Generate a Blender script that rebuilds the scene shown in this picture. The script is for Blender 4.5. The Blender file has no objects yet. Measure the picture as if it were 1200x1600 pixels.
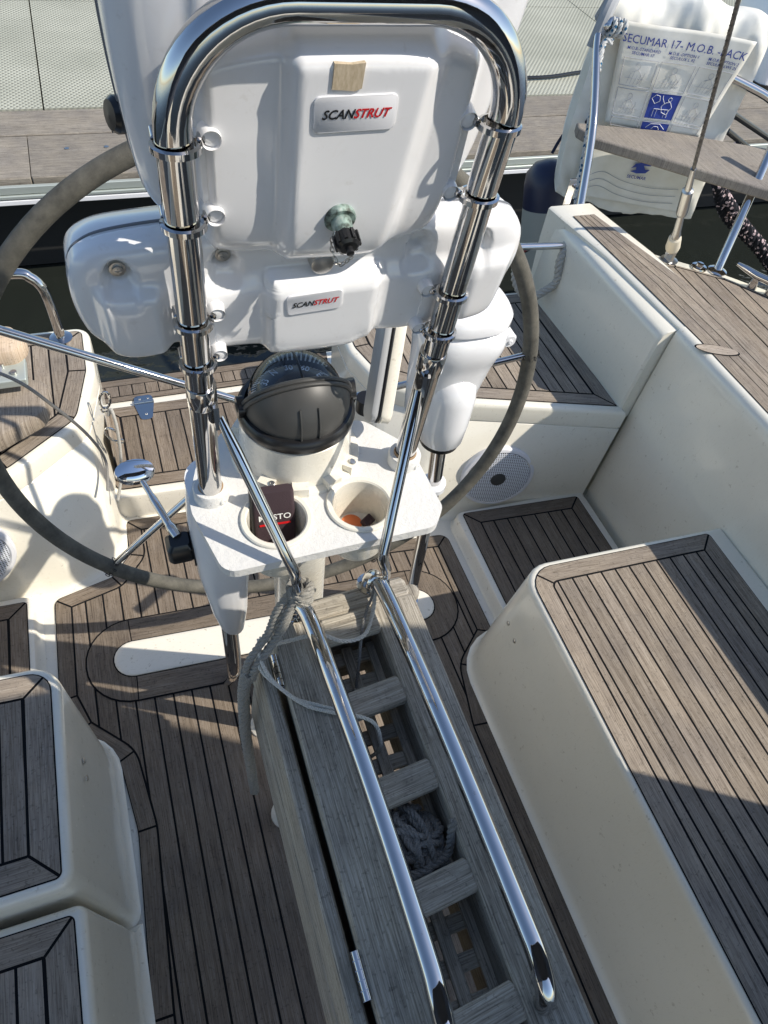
import bpy, math, random
from math import sin, cos, pi, radians, sqrt, atan2, hypot
from mathutils import Vector as V, Matrix
random.seed(7)
S = bpy.context.scene
C = S.collection
# ------------------------------------------------------------------ camera, sky, sun
cam = bpy.data.objects.new('camera', bpy.data.cameras.new('camera')); C.objects.link(cam)
dy = V((-654, 1535, -1100)).normalized()
dx = V((3600, (3600*654-1100*1100)/1535, -1100)).normalized()
dz = dx.cross(dy)
R = Matrix((dx, dy, dz)).to_4x4()
cam.matrix_world = Matrix.Translation((0, 0, 1.75)) @ R
cam.data.sensor_fit = 'VERTICAL'; cam.data.sensor_height = 36; cam.data.lens = 24.75
cam.data.clip_start = .02; cam.data.clip_end = 2000
S.camera = cam
SUN = V((.86, -.50, 1.0)).normalized()
w = bpy.data.worlds.new("World"); S.world = w; w.use_nodes = True
nt = w.node_tree; nt.nodes.clear()
sky = nt.nodes.new('ShaderNodeTexSky'); sky.sky_type = 'NISHITA'; sky.sun_disc = False
sky.dust_density = .6; sky.ozone_density = 1.5; sky.sun_elevation = math.asin(SUN.z); sky.sun_rotation = atan2(SUN.x, SUN.y)
bg = nt.nodes.new('ShaderNodeBackground'); bg.inputs[1].default_value = .148
wo = nt.nodes.new('ShaderNodeOutputWorld')
nt.links.new(sky.outputs[0], bg.inputs[0]); nt.links.new(bg.outputs[0], wo.inputs[0])
sl = bpy.data.lights.new('sun', 'SUN'); sl.energy = 4.3; sl.angle = radians(.55); sl.color = (1, .93, .82)
so = bpy.data.objects.new('sun', sl); C.objects.link(so)
so.rotation_euler = SUN.to_track_quat('Z', 'Y').to_euler(); so.location = SUN*20
S.view_settings.view_transform = 'Standard'; S.view_settings.look = 'None'
S.view_settings.exposure = 0.26; S.view_settings.gamma = 1
# ------------------------------------------------------------------ materials
def mat(name, col, rough=.5, metal=0, coat=0, spec=.5, trans=0):
    m = bpy.data.materials.new(name); m.use_nodes = True
    b = m.node_tree.nodes['Principled BSDF']
    b.inputs['Base Color'].default_value = (*col, 1); b.inputs['Roughness'].default_value = rough
    b.inputs['Metallic'].default_value = metal; b.inputs['Coat Weight'].default_value = coat
    b.inputs['Coat Roughness'].default_value = .06
    b.inputs['Specular IOR Level'].default_value = spec; b.inputs['Transmission Weight'].default_value = trans
    return m
class NT:
    def __init__(s, m): s.t = m.node_tree; s.b = s.t.nodes['Principled BSDF']
    def n(s, typ, **k):
        o = s.t.nodes.new('ShaderNode'+typ)
        for a, v in k.items():
            if a.startswith('i_'):
                o.inputs[a[2:].replace('_', ' ')].default_value = v
            else: setattr(o, a, v)
        return o
    def l(s, a, b): s.t.links.new(a, b)
    def coords(s, kind='Object', scale=(1, 1, 1)):
        tc = s.n('TexCoord'); mp = s.n('Mapping'); mp.inputs['Scale'].default_value = scale
        s.l(tc.outputs[kind], mp.inputs[0]); return mp.outputs[0]
    def noise(s, vec, scale=5, detail=3, rough=.55, dist=0):
        n = s.n('TexNoise'); n.inputs['Scale'].default_value = scale; n.inputs['Detail'].default_value = detail
        n.inputs['Roughness'].default_value = rough; n.inputs['Distortion'].default_value = dist
        s.l(vec, n.inputs['Vector']); return n.outputs['Fac']
    def ramp(s, fac, stops):
        r = s.n('ValToRGB'); e = r.color_ramp.elements
        while len(e) > 1: e.remove(e[-1])
        e[0].position = stops[0][0]; e[0].color = (*stops[0][1], 1)
        for p, c in stops[1:]:
            x = e.new(p); x.color = (*c, 1)
        s.l(fac, r.inputs[0]); return r.outputs[0]
    def mix(s, a, b, fac, mode='MIX'):
        m = s.n('Mix', data_type='RGBA', blend_type=mode)
        for v, i in ((fac, 0), (a, 6), (b, 7)):
            if hasattr(v, 'is_output') or hasattr(v, 'links'): s.l(v, m.inputs[i])
            else: m.inputs[i].default_value = v if i == 0 else (*v, 1)
        return m.outputs[2]
    def math(s, op, a, b=0.):
        m = s.n('Math', operation=op)
        for i, v in enumerate((a, b)):
            if hasattr(v, 'links'): s.l(v, m.inputs[i])
            else: m.inputs[i].default_value = v
        return m.outputs[0]
    def bump(s, h, strength=.3, dist=.001):
        b = s.n('Bump'); b.inputs['Strength'].default_value = strength; b.inputs['Distance'].default_value = dist
        s.l(h, b.inputs['Height']); s.l(b.outputs[0], s.b.inputs['Normal'])
def teak_mat(name, lo, mid, hi, bs=.5):
    m = mat(name, mid, .78, spec=.25); t = NT(m)
    uv = t.coords('UV', (1, 1, 1))
    mp = t.n('Mapping'); mp.inputs['Scale'].default_value = (16, 520, 1); t.l(uv, mp.inputs[0])
    mp2 = t.n('Mapping'); mp2.inputs['Scale'].default_value = (3, 90, 1); t.l(uv, mp2.inputs[0])
    f1 = t.noise(mp.outputs[0], 1, 4, .65); f2 = t.noise(mp2.outputs[0], 1, 3, .6)
    ob = t.coords('Object'); f3 = t.noise(ob, 7, 4, .6); f4 = t.noise(ob, 45, 3, .6)
    g = t.math('ADD', t.math('MULTIPLY', f1, .72), t.math('MULTIPLY', f2, .28))
    col = t.ramp(g, [(.33, lo), (.48, mid), (.66, hi)])
    at = t.n('Attribute', attribute_name='tone')
    col = t.mix(col, at.outputs['Color'], 1.0, 'MULTIPLY')
    col = t.mix(col, t.ramp(f3, [(.3, (.80, .80, .83)), (.6, (1.05, 1.03, 1.0))]), 1.0, 'MULTIPLY')
    col = t.mix(col, t.ramp(f4, [(.28, (.72, .72, .72)), (.42, (1, 1, 1))]), .6, 'MULTIPLY')
    f5 = t.noise(ob, 190, 2, .5); col = t.mix(col, t.ramp(f5, [(.30, (.55, .55, .55)), (.40, (1, 1, 1)), (.68, (1, 1, 1)), (.76, (1.25, 1.25, 1.22))]), .7, 'MULTIPLY')
    t.l(col, t.b.inputs['Base Color']); t.bump(g, bs, .0012)
    return m
TEAK = teak_mat('weathered_teak', (.12, .098, .076), (.265, .222, .176), (.40, .352, .292))
TEAKD = teak_mat('weathered_teak_sole', (.080, .062, .046), (.182, .146, .112), (.28, .238, .194))
TEAKT = teak_mat('weathered_teak_table', (.12, .105, .085), (.33, .30, .245), (.57, .53, .455), 1.0)
WOOD = teak_mat('pale_wood', (.38, .28, .19), (.55, .43, .31), (.68, .56, .43))
DOCKW = teak_mat('dock_timber', (.10, .09, .072), (.23, .205, .17), (.37, .34, .29), .6)
CAULK = mat('black_caulk', (.008, .008, .009), .7, spec=.12)
def gel(name, col, rough=.22, dirt=.5):
    m = mat(name, col, rough, coat=.5); t = NT(m); ob = t.coords('Object')
    f = t.noise(ob, 3, 5, .6); f2 = t.noise(ob, 60, 3, .7)
    c = t.ramp(f, [(.3, tuple(x*.93 for x in col)), (.65, col)])
    c = t.mix(c, t.ramp(f2, [(.28, (.55, .50, .42)), (.36, (1, 1, 1))]), dirt, 'MULTIPLY')
    sc_ = t.n('Mapping'); sc_.inputs['Scale'].default_value = (14, 60, 9); sc_.inputs['Rotation'].default_value = (.4, .7, .5); t.l(ob, sc_.inputs[0])
    f6 = t.noise(sc_.outputs[0], 6, 2, .4, 1.5); c = t.mix(c, t.ramp(f6, [(.30, (.90, .89, .86)), (.40, (1, 1, 1))]), dirt, 'MULTIPLY')
    t.l(c, t.b.inputs['Base Color'])
    t.l(t.math('ADD', t.math('MULTIPLY', f2, .14), rough-.05), t.b.inputs['Roughness'])
    return m
CREAM = gel('cream_gelcoat', (.85, .805, .685))
CREAM2 = gel('cream_gelcoat_deck', (.82, .775, .67), .35, .9)
WHITE = gel('white_pod_plastic', (.86, .86, .87), .10, .15)
IVORY = gel('ivory_plastic', (.80, .76, .66), .25, .4)
def chrome_mat():
    m = mat('polished_stainless', (.60, .59, .57), .09, 1); t = NT(m); ob = t.coords('Object')
    f = t.noise(ob, 40, 4, .6); f2 = t.noise(ob, 260, 2)
    t.l(t.ramp(f, [(.25, (.36, .30, .24)), (.36, (.57, .56, .55)), (1, (.62, .61, .60))]), t.b.inputs['Base Color'])
    t.l(t.math('ADD', t.math('MULTIPLY', f2, .06), .02), t.b.inputs['Roughness'])
    return m
CHROME = chrome_mat(); WIRE = mat('dull_wire', (.20, .19, .18), .4, .9)
STEEL = mat('worn_steel', (.5, .49, .47), .3, 1)
BLACK = mat('black_plastic', (.013, .013, .014), .28)
HOOD = mat('grey_rubber_hood', (.055, .055, .053), .45)
GLASSD = mat('smoked_dome', (.010, .014, .022), .05, coat=1)
PRINTW = mat('white_print', (.90, .90, .86), .5)
PRINTB = mat('blue_print', (.02, .05, .30), .6)
PRINTG = mat('grey_print', (.38, .39, .42), .6)
PRINTK = mat('black_print', (.01, .01, .012), .4)
PRINTR = mat('red_print', (.62, .01, .015), .4)
LEATHER = mat('grey_leather', (.11, .105, .09), .8, spec=.3)
t = NT(LEATHER); ob = t.coords('Object'); f = t.noise(ob, 30, 5, .7)
t.l(t.ramp(f, [(.3, (.065, .062, .052)), (.7, (.150, .140, .115))]), t.b.inputs['Base Color']); t.bump(t.noise(ob, 500, 2), .5, .001)
def rope_mat(name, col, col2=None, sc=60):
    m = mat(name, col, .9, spec=.2); t = NT(m); ob = t.coords('Object'); f = t.noise(ob, 700, 2)
    c = t.ramp(f, [(.3, tuple(x*.6 for x in col)), (.6, col)])
    if col2:
        v = t.n('TexVoronoi'); v.inputs['Scale'].default_value = sc; t.l(ob, v.inputs['Vector'])
        k = t.math('LESS_THAN', v.outputs['Distance'], .33); c = t.mix(c, col2, k)
    t.l(c, t.b.inputs['Base Color']); t.bump(f, .6, .001); return m
ROPEW = rope_mat('off_white_rope', (.50, .48, .43)); ROPEG = rope_mat('grey_rope', (.27, .26, .24))
ROPEB = rope_mat('blue_fleck_rope', (.60, .60, .58), (.03, .12, .22), 70)
ROPEK = rope_mat('black_fleck_rope', (.02, .02, .025), (.55, .42, .42), 42)
ROPEN = rope_mat('weathered_rope', (.33, .315, .28)); CORDW = rope_mat('white_cord', (.72, .69, .61))
CANVAS = mat('cream_canvas', (.80, .78, .70), .7, spec=.3)
t = NT(CANVAS); ob = t.coords('Object'); t.bump(t.noise(ob, 12, 2, .5), .35, .008)
f = t.noise(ob, 9, 4); t.l(t.ramp(f, [(.3, (.70, .67, .58)), (.6, (.82, .80, .73))]), t.b.inputs['Base Color'])
TRAYM = mat('peeling_white_paint', (.70, .69, .67), .5); t = NT(TRAYM); ob = t.coords('Object')
f = t.noise(ob, 110, 5, .7); f2 = t.noise(ob, 38, 3)
c = t.ramp(f, [(.315, (.28, .22, .17)), (.335, (.70, .69, .665))])
c = t.mix((.71, .70, .67), c, t.ramp(f2, [(.5, (0, 0, 0)), (.62, (1, 1, 1))]))
t.l(c, t.b.inputs['Base Color']); t.bump(f, .8, .002)
WATER = mat('harbour_water', (.016, .019, .016), .03, spec=.5); t = NT(WATER); ob = t.coords('Object')
t.bump(t.math('ADD', t.noise(ob, 1.6, 3), t.math('MULTIPLY', t.noise(ob, 7, 3), .2)), .25, .12)
GRATE = mat('glassfibre_grating', (.55, .52, .42), .7); t = NT(GRATE); ob = t.coords('Object')
sx = t.n('SeparateXYZ'); t.l(ob, sx.inputs[0])
def wavef(o, k):
    return t.math('SINE', t.math('MULTIPLY', o, k))
g = t.math('MULTIPLY', wavef(sx.outputs[0], 2*pi/.028), wavef(sx.outputs[1], 2*pi/.036))
g2 = t.math('LESS_THAN', g, -.35)
n3 = t.noise(ob, 2, 3)
c = t.mix(t.ramp(n3, [(.3, (.33, .335, .265)), (.7, (.46, .46, .375))]), (.19, .185, .145), g2)
t.l(c, t.b.inputs['Base Color']); t.bump(g, .4, .004)
ALU = mat('dock_aluminium', (.48, .52, .48), .45, .4)
NAVY = mat('navy_canvas', (.012, .018, .045), .85); CANOPYC = mat('navy_canopy_canvas', (.05, .06, .085), .85); FEND = mat('fender_grey', (.32, .32, .28), .5); FENDN = mat('fender_navy', (.012, .016, .045), .4)
GRILL = mat('speaker_grille', (.72, .75, .80), .4); t = NT(GRILL); ob = t.coords('Object'); sx = t.n('SeparateXYZ'); t.l(ob, sx.inputs[0])
a = t.math('SINE', t.math('MULTIPLY', t.math('ADD', sx.outputs[0], sx.outputs[2]), 2*pi/.0125))
b_ = t.math('SINE', t.math('MULTIPLY', t.math('SUBTRACT', sx.outputs[0], sx.outputs[2]), 2*pi/.0125))
k = t.math('GREATER_THAN', t.math('MULTIPLY', a, b_), .32)
t.l(t.mix((.72, .75, .80), (.03, .03, .035), k), t.b.inputs['Base Color'])
PATINA = mat('verdigris_bronze', (.28, .36, .32), .6, .4); t = NT(PATINA); ob = t.coords('Object')
t.l(t.ramp(t.noise(ob, 120, 4), [(.35, (.05, .06, .05)), (.55, (.30, .40, .36)), (.7, (.5, .55, .5))]), t.b.inputs['Base Color'])
TAPE = mat('tan_tape', (.55, .45, .31), .7); t = NT(TAPE); ob = t.coords('Object', (1, 1, .3))
t.l(t.ramp(t.noise(ob, 400, 3), [(.3, (.45, .36, .24)), (.7, (.62, .52, .38))]), t.b.inputs['Base Color'])
MAROON = mat('maroon_fabric', (.045, .026, .032), .85); t = NT(MAROON); t.bump(t.noise(t.coords('Object'), 900, 2), .6, .001)
RUST = mat('rusty_tan', (.30, .20, .12), .8); ORANGE = mat('orange_lid', (.55, .14, .04), .5)
PLATE = mat('badge_plate', (.74, .74, .76), .3); GREYP = mat('grey_plastic', (.22, .24, .27), .35); MIRR = mat('mirror_chrome', (.85, .86, .88), .03, 1)
# ------------------------------------------------------------------ mesh helpers
ROOT = {}
def tag(o, label=None, cat=None, group=None, kind=None):
    for k, v in (('label', label), ('category', cat), ('group', group), ('kind', kind)):
        if v: o[k] = v
    return o
def thing(name, label, cat, loc, group=None):
    o = bpy.data.objects.new(name, None); C.objects.link(o); o.location = loc; o.empty_display_size = .05
    ROOT[o] = V(loc); return tag(o, label, cat, group)
class B:
    def __init__(s): s.v = []; s.f = []; s.uv = []; s.tn = []; s.mi = []
    def face(s, idx, uv=None, tone=1., mi=0):
        s.f.append(tuple(idx)); s.uv.append(uv); s.tn.append(tone); s.mi.append(mi)
    def add(s, pts):
        n = len(s.v); s.v += [V(p) for p in pts]; return list(range(n, n+len(pts)))
    def loft(s, loops, cap0=True, cap1=True, closed=True, mi=0, tone=1.):
        ids = [s.add(l) for l in loops]; n = len(loops[0])
        for a, b in zip(ids, ids[1:]):
            for i in range(n if closed else n-1):
                j = (i+1) % n; s.face((a[i], a[j], b[j], b[i]), mi=mi, tone=tone)
        if cap0: s.face(ids[0][::-1], mi=mi, tone=tone)
        if cap1: s.face(ids[-1], mi=mi, tone=tone)
        return s
    def tube(s, path, r, n=14, cap=True, closed=False, mi=0):
        P = [V(p) for p in path]; m = len(P); loops = []
        def tan(i):
            if closed: return (P[(i+1) % m]-P[i-1]).normalized()
            return (P[min(i+1, m-1)]-P[max(i-1, 0)]).normalized()
        t0 = tan(0); up = V((0, 0, 1)) if abs(t0.z) < .9 else V((1, 0, 0)); nx = t0.cross(up).normalized()
        for i in range(m):
            tt = tan(i); nx = (nx-tt*nx.dot(tt)).normalized(); ny = tt.cross(nx)
            rr = r[i] if isinstance(r, (list, tuple)) else r
            loops.append([P[i]+(nx*cos(a)+ny*sin(a))*rr for a in [2*pi*k/n for k in range(n)]])
        if closed:
            ids = [s.add(l) for l in loops]
            for q in range(m):
                a, b = ids[q], ids[(q+1) % m]
                for i in range(n): j = (i+1) % n; s.face((a[i], a[j], b[j], b[i]), mi=mi)
        else: s.loft(loops, cap, cap, mi=mi)
        return s
    def cyl(s, p0, p1, r0, r1=None, n=24, mi=0, rnd=0):
        p0, p1 = V(p0), V(p1); r1 = r0 if r1 is None else r1
        if rnd:
            d = (p1-p0).normalized()*rnd
            path = [p0, p0+d*.3, p0+d, p1-d, p1-d*.3, p1]; rr = [r0-rnd, r0-rnd*.3, r0, r1, r1-rnd*.3, r1-rnd]
            ax = (p1-p0).normalized(); up = V((0, 0, 1)) if abs(ax.z) < .9 else V((1, 0, 0)); a = ax.cross(up).normalized(); b = ax.cross(a)
            return s.loft([[q+(a*cos(2*pi*k/n)+b*sin(2*pi*k/n))*rq for k in range(n)] for q, rq in zip(path, rr)], mi=mi)
        ax = (p1-p0).normalized(); up = V((0, 0, 1)) if abs(ax.z) < .9 else V((1, 0, 0)); a = ax.cross(up).normalized(); b = ax.cross(a)
        return s.loft([[q+(a*cos(2*pi*k/n)+b*sin(2*pi*k/n))*rq for k in range(n)] for q, rq in ((p0, r0), (p1, r1))], mi=mi)
    def lathe(s, base, axis, prof, n=40, mi=0, cap0=True, cap1=True):
        base = V(base); ax = V(axis).normalized(); up = V((0, 0, 1)) if abs(ax.z) < .9 else V((0, -1, 0))
        a = ax.cross(up).normalized(); b = ax.cross(a)
        return s.loft([[base+ax*h+(a*cos(2*pi*k/n)+b*sin(2*pi*k/n))*r for k in range(n)] for r, h in prof], cap0, cap1, mi=mi)
    def box(s, c, size, rot=None, mi=0):
        c = V(c); h = V(size)/2; M = rot or Matrix.Identity(3)
        q = [c+M@V((h.x*a, h.y*b, h.z*d)) for d in (-1, 1) for a, b in ((-1, -1), (1, -1), (1, 1), (-1, 1))]
        i = s.add(q)
        for f in ((3, 2, 1, 0), (4, 5, 6, 7), (0, 1, 5, 4), (1, 2, 6, 5), (2, 3, 7, 6), (3, 0, 4, 7)): s.face([i[k] for k in f], mi=mi)
        return s
    def poly(s, pts, z, uvdir=None, tone=1., mi=0, org=None):
        i = s.add([(p[0], p[1], z) for p in pts]); uv = None
        if uvdir is not None:
            d = V(uvdir).to_2d().normalized() if len(uvdir) == 3 else V(uvdir).normalized(); e = V((-d[1], d[0])); o = org or (random.random()*50, random.random()*50)
            uv = [(V((p[0], p[1])).dot(d)+o[0], V((p[0], p[1])).dot(e)+o[1]) for p in pts]
        s.face(i, uv, tone, mi); return s
    def board(s, p0, p1, wdir, wd, th, tone=1., mi=0, taper=1., ch=.002):
        """bevelled timber from p0 to p1 (centre line), wd wide along wdir, th thick"""
        p0, p1 = V(p0), V(p1); L = (p1-p0).length; d = (p1-p0).normalized(); e = V(wdir); e = (e-d*e.dot(d)).normalized(); n = d.cross(e)
        hw, ht = wd/2, th/2
        sec = [(-hw+ch, -ht), (hw-ch, -ht), (hw, -ht+ch), (hw, ht-ch), (hw-ch, ht), (-hw+ch, ht), (-hw, ht-ch), (-hw, -ht+ch)]
        loops = []
        for u, k in ((0, 1-ch/hw), (ch, 1), (L-ch, 1), (L, 1-ch/hw)):
            loops.append([p0+d*u+e*a*k+n*b*k for a, b in sec])
        ids = [s.add(l) for l in loops]; o = random.random()*50; o2 = random.random()*50
        us = (0, ch, L-ch, L); per = [0]
        for q in range(8): a, b = sec[q], sec[(q+1) % 8]; per.append(per[-1]+hypot(a[0]-b[0], a[1]-b[1]))
        for q in range(3):
            for i in range(8):
                j = (i+1) % 8
                s.face((ids[q][i], ids[q][j], ids[q+1][j], ids[q+1][i]), [(us[q]+o, per[i]+o2), (us[q]+o, per[i+1]+o2), (us[q+1]+o, per[i+1]+o2), (us[q+1]+o, per[i]+o2)], tone, mi)
        for ring, rev in ((ids[0], 1), (ids[3], 0)):
            uv = [(a*.3+o, b+o2) for a, b in sec]
            s.face(ring[::-1] if rev else ring, uv[::-1] if rev else uv, tone*.85, mi)
        return s
    def build(s, name, m, parent=None, smooth=True, angle=35, bevel=0, label=None, cat=None, group=None, kind=None, origin=None, seg=3, sub=0):
        if parent is not None: off = ROOT[parent]
        elif origin is not None: off = V(origin)
        else:
            xs = [min(v[i] for v in s.v) for i in range(3)]; xe = [max(v[i] for v in s.v) for i in range(2)]
            off = V(((xs[0]+xe[0])/2, (xs[1]+xe[1])/2, xs[2]))
        me = bpy.data.meshes.new(name); me.from_pydata([v-off for v in s.v], [], s.f)
        for x in (m if isinstance(m, (list, tuple)) else [m]): me.materials.append(x)
        me.uv_layers.new(name='UVMap'); me.color_attributes.new('tone', 'FLOAT_COLOR', 'CORNER')
        cols, uvs = [], []; vc = me.vertices; lp = me.loops
        for p, u, tn, mi in zip(me.polygons, s.uv, s.tn, s.mi):
            p.material_index = mi
            for k, li in enumerate(p.loop_indices):
                cols += (tn, tn, tn, 1)
                if u: uvs += u[k]
                else: c_ = vc[lp[li].vertex_index].co; uvs += (c_.y, c_.x)
        me.uv_layers['UVMap'].uv.foreach_set('vector', uvs)
        me.color_attributes['tone'].data.foreach_set('color', cols)
        me.validate()
        if smooth:
            me.shade_smooth() if hasattr(me, 'shade_smooth') else None
            me.set_sharp_from_angle(angle=radians(angle))
        o = bpy.data.objects.new(name, me); C.objects.link(o)
        if parent is None: o.location = off
        else: o.parent = parent
        ROOT[o] = off
        if bevel:
            bm = o.modifiers.new('bevel', 'BEVEL'); bm.width = bevel; bm.segments = seg; bm.limit_method = 'ANGLE'; bm.angle_limit = radians(30); bm.harden_normals = True
            me.shade_smooth()
        if sub:
            q = o.modifiers.new('sub', 'SUBSURF'); q.levels = q.render_levels = sub
        return tag(o, label, cat, group, kind)
def rcorner(p, q, r_, rad, n=6, full=False):
    p, q, r_ = V(p[:2]), V(q[:2]), V(r_[:2]); a = (p-q); b = (r_-q); la, lb = a.length, b.length; a.normalize(); b.normalize()
    ang = math.acos(max(-1, min(1, a.dot(b))))
    if rad < 1e-5 or ang > pi-.02: return [tuple(q)]*(n+1 if full else 1)
    tl = min(rad/math.tan(ang/2), la*.49, lb*.49); rad = tl*math.tan(ang/2)
    P0 = q+a*tl; P1 = q+b*tl; c = q+(a+b).normalized()*(rad/sin(ang/2))
    a0 = atan2(P0.y-c.y, P0.x-c.x); a1 = atan2(P1.y-c.y, P1.x-c.x); dl = (a1-a0+pi) % (2*pi)-pi
    return [(c.x+rad*cos(a0+dl*k/n), c.y+rad*sin(a0+dl*k/n)) for k in range(n+1)]
def rpoly(pts, n=6, chains=False, full=False):
    m = len(pts); out = []
    for i in range(m):
        p = pts[i]; out.append(rcorner(pts[i-1], p, pts[(i+1) % m], p[2] if len(p) > 2 else 0, n, full))
    return out if chains else [q for c in out for q in c]
def offset(pts, d):
    """inward offset of a CCW polygon (keeps a third radius value)"""
    m = len(pts); out = []
    for i in range(m):
        p, q, r = V(pts[i-1][:2]), V(pts[i][:2]), V(pts[(i+1) % m][:2])
        e1 = (q-p).normalized(); e2 = (r-q).normalized(); n1 = V((-e1.y, e1.x)); n2 = V((-e2.y, e2.x))
        k = 1+n1.dot(n2); o = q+(n1+n2)*(d/max(k, .25))
        if len(pts[i]) > 2:
            cx = e1.x*e2.y-e1.y*e2.x; rr = pts[i][2]
            rr = (max(rr-d, .004) if cx > 0 else max(rr+d, .001)) if rr else .0
            out.append((o.x, o.y, rr))
        else: out.append((o.x, o.y))
    return out
def clip(pts, ax, val, keep_gt):
    out = []; m = len(pts)
    for i in range(m):
        a, b = pts[i], pts[(i+1) % m]; ia = (a[ax] > val) == keep_gt; ib = (b[ax] > val) == keep_gt
        if ia: out.append(a)
        if ia != ib:
            t_ = (val-a[ax])/(b[ax]-a[ax]); out.append((a[0]+(b[0]-a[0])*t_, a[1]+(b[1]-a[1])*t_))
    return out
def slabs(poly, x0, x1):
    """the part of a polygon between two x values, as trapezoids"""
    out = []
    if x1-x0 < .003: return out
    xs = sorted({x0, x1}|{p[0] for p in poly if x0 < p[0] < x1}); m = len(poly)
    for a, c in zip(xs, xs[1:]):
        if c-a < 1e-5: continue
        mid = (a+c)/2; cr = []
        for i in range(m):
            p, q = poly[i], poly[(i+1) % m]
            if (p[0] > mid) != (q[0] > mid):
                f = lambda x: p[1]+(q[1]-p[1])*(x-p[0])/(q[0]-p[0])
                cr.append((f(mid), f(a), f(c)))
        cr.sort()
        for k in range(0, len(cr)-1, 2):
            if cr[k+1][0]-cr[k][0] > .002: out.append([(a, cr[k][1]), (c, cr[k][2]), (c, cr[k+1][2]), (a, cr[k+1][1])])
    return out
GAP = .0030
def teak_panel(name, outline, z, pitch, bw, parent=None, m=None, axis=0, split=None, gap=GAP, **kw):
    """black sheet, mitred border boards and straight planks, all one mesh; planks run across `axis`"""
    b = B(); m = m or TEAK
    ol = [p if len(p) > 2 else (p[0], p[1], 0) for p in outline]
    b.poly(rpoly(ol), z, mi=1)
    inn = offset(ol, bw)
    oc, ic = rpoly(ol, 6, True), rpoly(inn, 6, True); M = len(ol)
    def halves(c):
        if len(c) == 1: return [c[0]], [c[0]]
        h = len(c)//2; return c[:h+1], c[h:]
    for i in range(M):
        j = (i+1) % M
        ch = halves(oc[i])[1]+halves(oc[j])[0]; ci = halves(ic[i])[1]+halves(ic[j])[0]
        pl = ch+ci[::-1]
        cl = []
        for q in pl:
            if not cl or hypot(q[0]-cl[-1][0], q[1]-cl[-1][1]) > 1e-4: cl.append(q)
        if hypot(cl[0][0]-cl[-1][0], cl[0][1]-cl[-1][1]) < 1e-4: cl.pop()
        d = V((ol[j][0]-ol[i][0], ol[j][1]-ol[i][1]))
        b.poly(offset(cl, gap*.8), z+.0012, (d.x, d.y), random.uniform(.86, 1.1))
    core = offset(rpoly(inn), gap*.8)
    lo = min(p[axis] for p in core); hi = max(p[axis] for p in core)
    if split is None: pitch = (hi-lo)/max(1, round((hi-lo)/pitch)); x = lo
    else:
        x = split
        while x > lo: x -= pitch
    while x < hi-.004:
        org = (random.random()*50, random.random()*50); tn = random.uniform(.84, 1.12)
        for pl in slabs(core, max(x+gap*.8, lo), min(x+pitch-gap*.8, hi)): b.poly(pl, z+.0012, (0, 1), tn, org=org)
        x += pitch
    return b.build(name, [m, CAULK], parent, smooth=False, **kw)
def body(loops, **kw):
    """loft of rounded outlines: [(outline, z), ...]; all outlines have the same corner list"""
    m = len(loops[0][0]); on = [any(o[i][2] > 0 for o, z in loops) for i in range(m)]
    b = B(); b.loft([[(x, y, z) for i, c in enumerate(rpoly([(p[0], p[1], max(p[2], .001) if on[k] else 0) for k, p in enumerate(o)], 6, True, True)) for x, y in (c if on[i] else c[:1])] for o, z in loops]); return b
def arc(c, r, a0, a1, n, f):
    return [f(c[0]+r*cos(a0+(a1-a0)*k/n), c[1]+r*sin(a0+(a1-a0)*k/n)) for k in range(n+1)]
def smooth_path(pts, n=8, closed=False):
    P = [V(p) for p in pts]; m = len(P); out = []
    rng = range(m if closed else m-1)
    for i in rng:
        if closed: a, b, c, d = P[i-1], P[i], P[(i+1) % m], P[(i+2) % m]
        else: a, b, c, d = P[max(i-1, 0)], P[i], P[i+1], P[min(i+2, m-1)]
        for k in range(n):
            t_ = k/n; out.append(.5*((2*b)+(c-a)*t_+(2*a-5*b+4*c-d)*t_*t_+(-a+3*b-3*c+d)*t_**3))
    if not closed: out.append(P[-1])
    return out
def resample(P, step):
    out = [P[0]]; acc = 0
    for a, b in zip(P, P[1:]):
        L = (b-a).length
        if L < 1e-9: continue
        t_ = step-acc
        while t_ <= L: out.append(a+(b-a)*t_/L); t_ += step
        acc = (acc+L) % step
    return out
def rope(bb, pts, r, strands=3, pitch=None, n=8, seg=6, sm=True):
    """laid rope: strands twisted round the path"""
    P = smooth_path(pts, n) if sm else [V(p) for p in pts]; pitch = pitch or r*7; P = resample(P, pitch/8)
    if len(P) < 3: return bb
    t0 = (P[1]-P[0]).normalized(); up = V((0, 0, 1)) if abs(t0.z) < .9 else V((1, 0, 0)); nx = t0.cross(up).normalized(); fr = []
    for i in range(len(P)):
        tt = (P[min(i+1, len(P)-1)]-P[max(i-1, 0)]).normalized(); nx = (nx-tt*nx.dot(tt)).normalized(); fr.append((nx.copy(), tt.cross(nx)))
    for s_ in range(strands):
        path = [P[i]+(fr[i][0]*cos(2*pi*(i/8+s_/strands))+fr[i][1]*sin(2*pi*(i/8+s_/strands)))*r*.48 for i in range(len(P))]
        bb.tube(path, r*.56, seg)
    return bb
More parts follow.
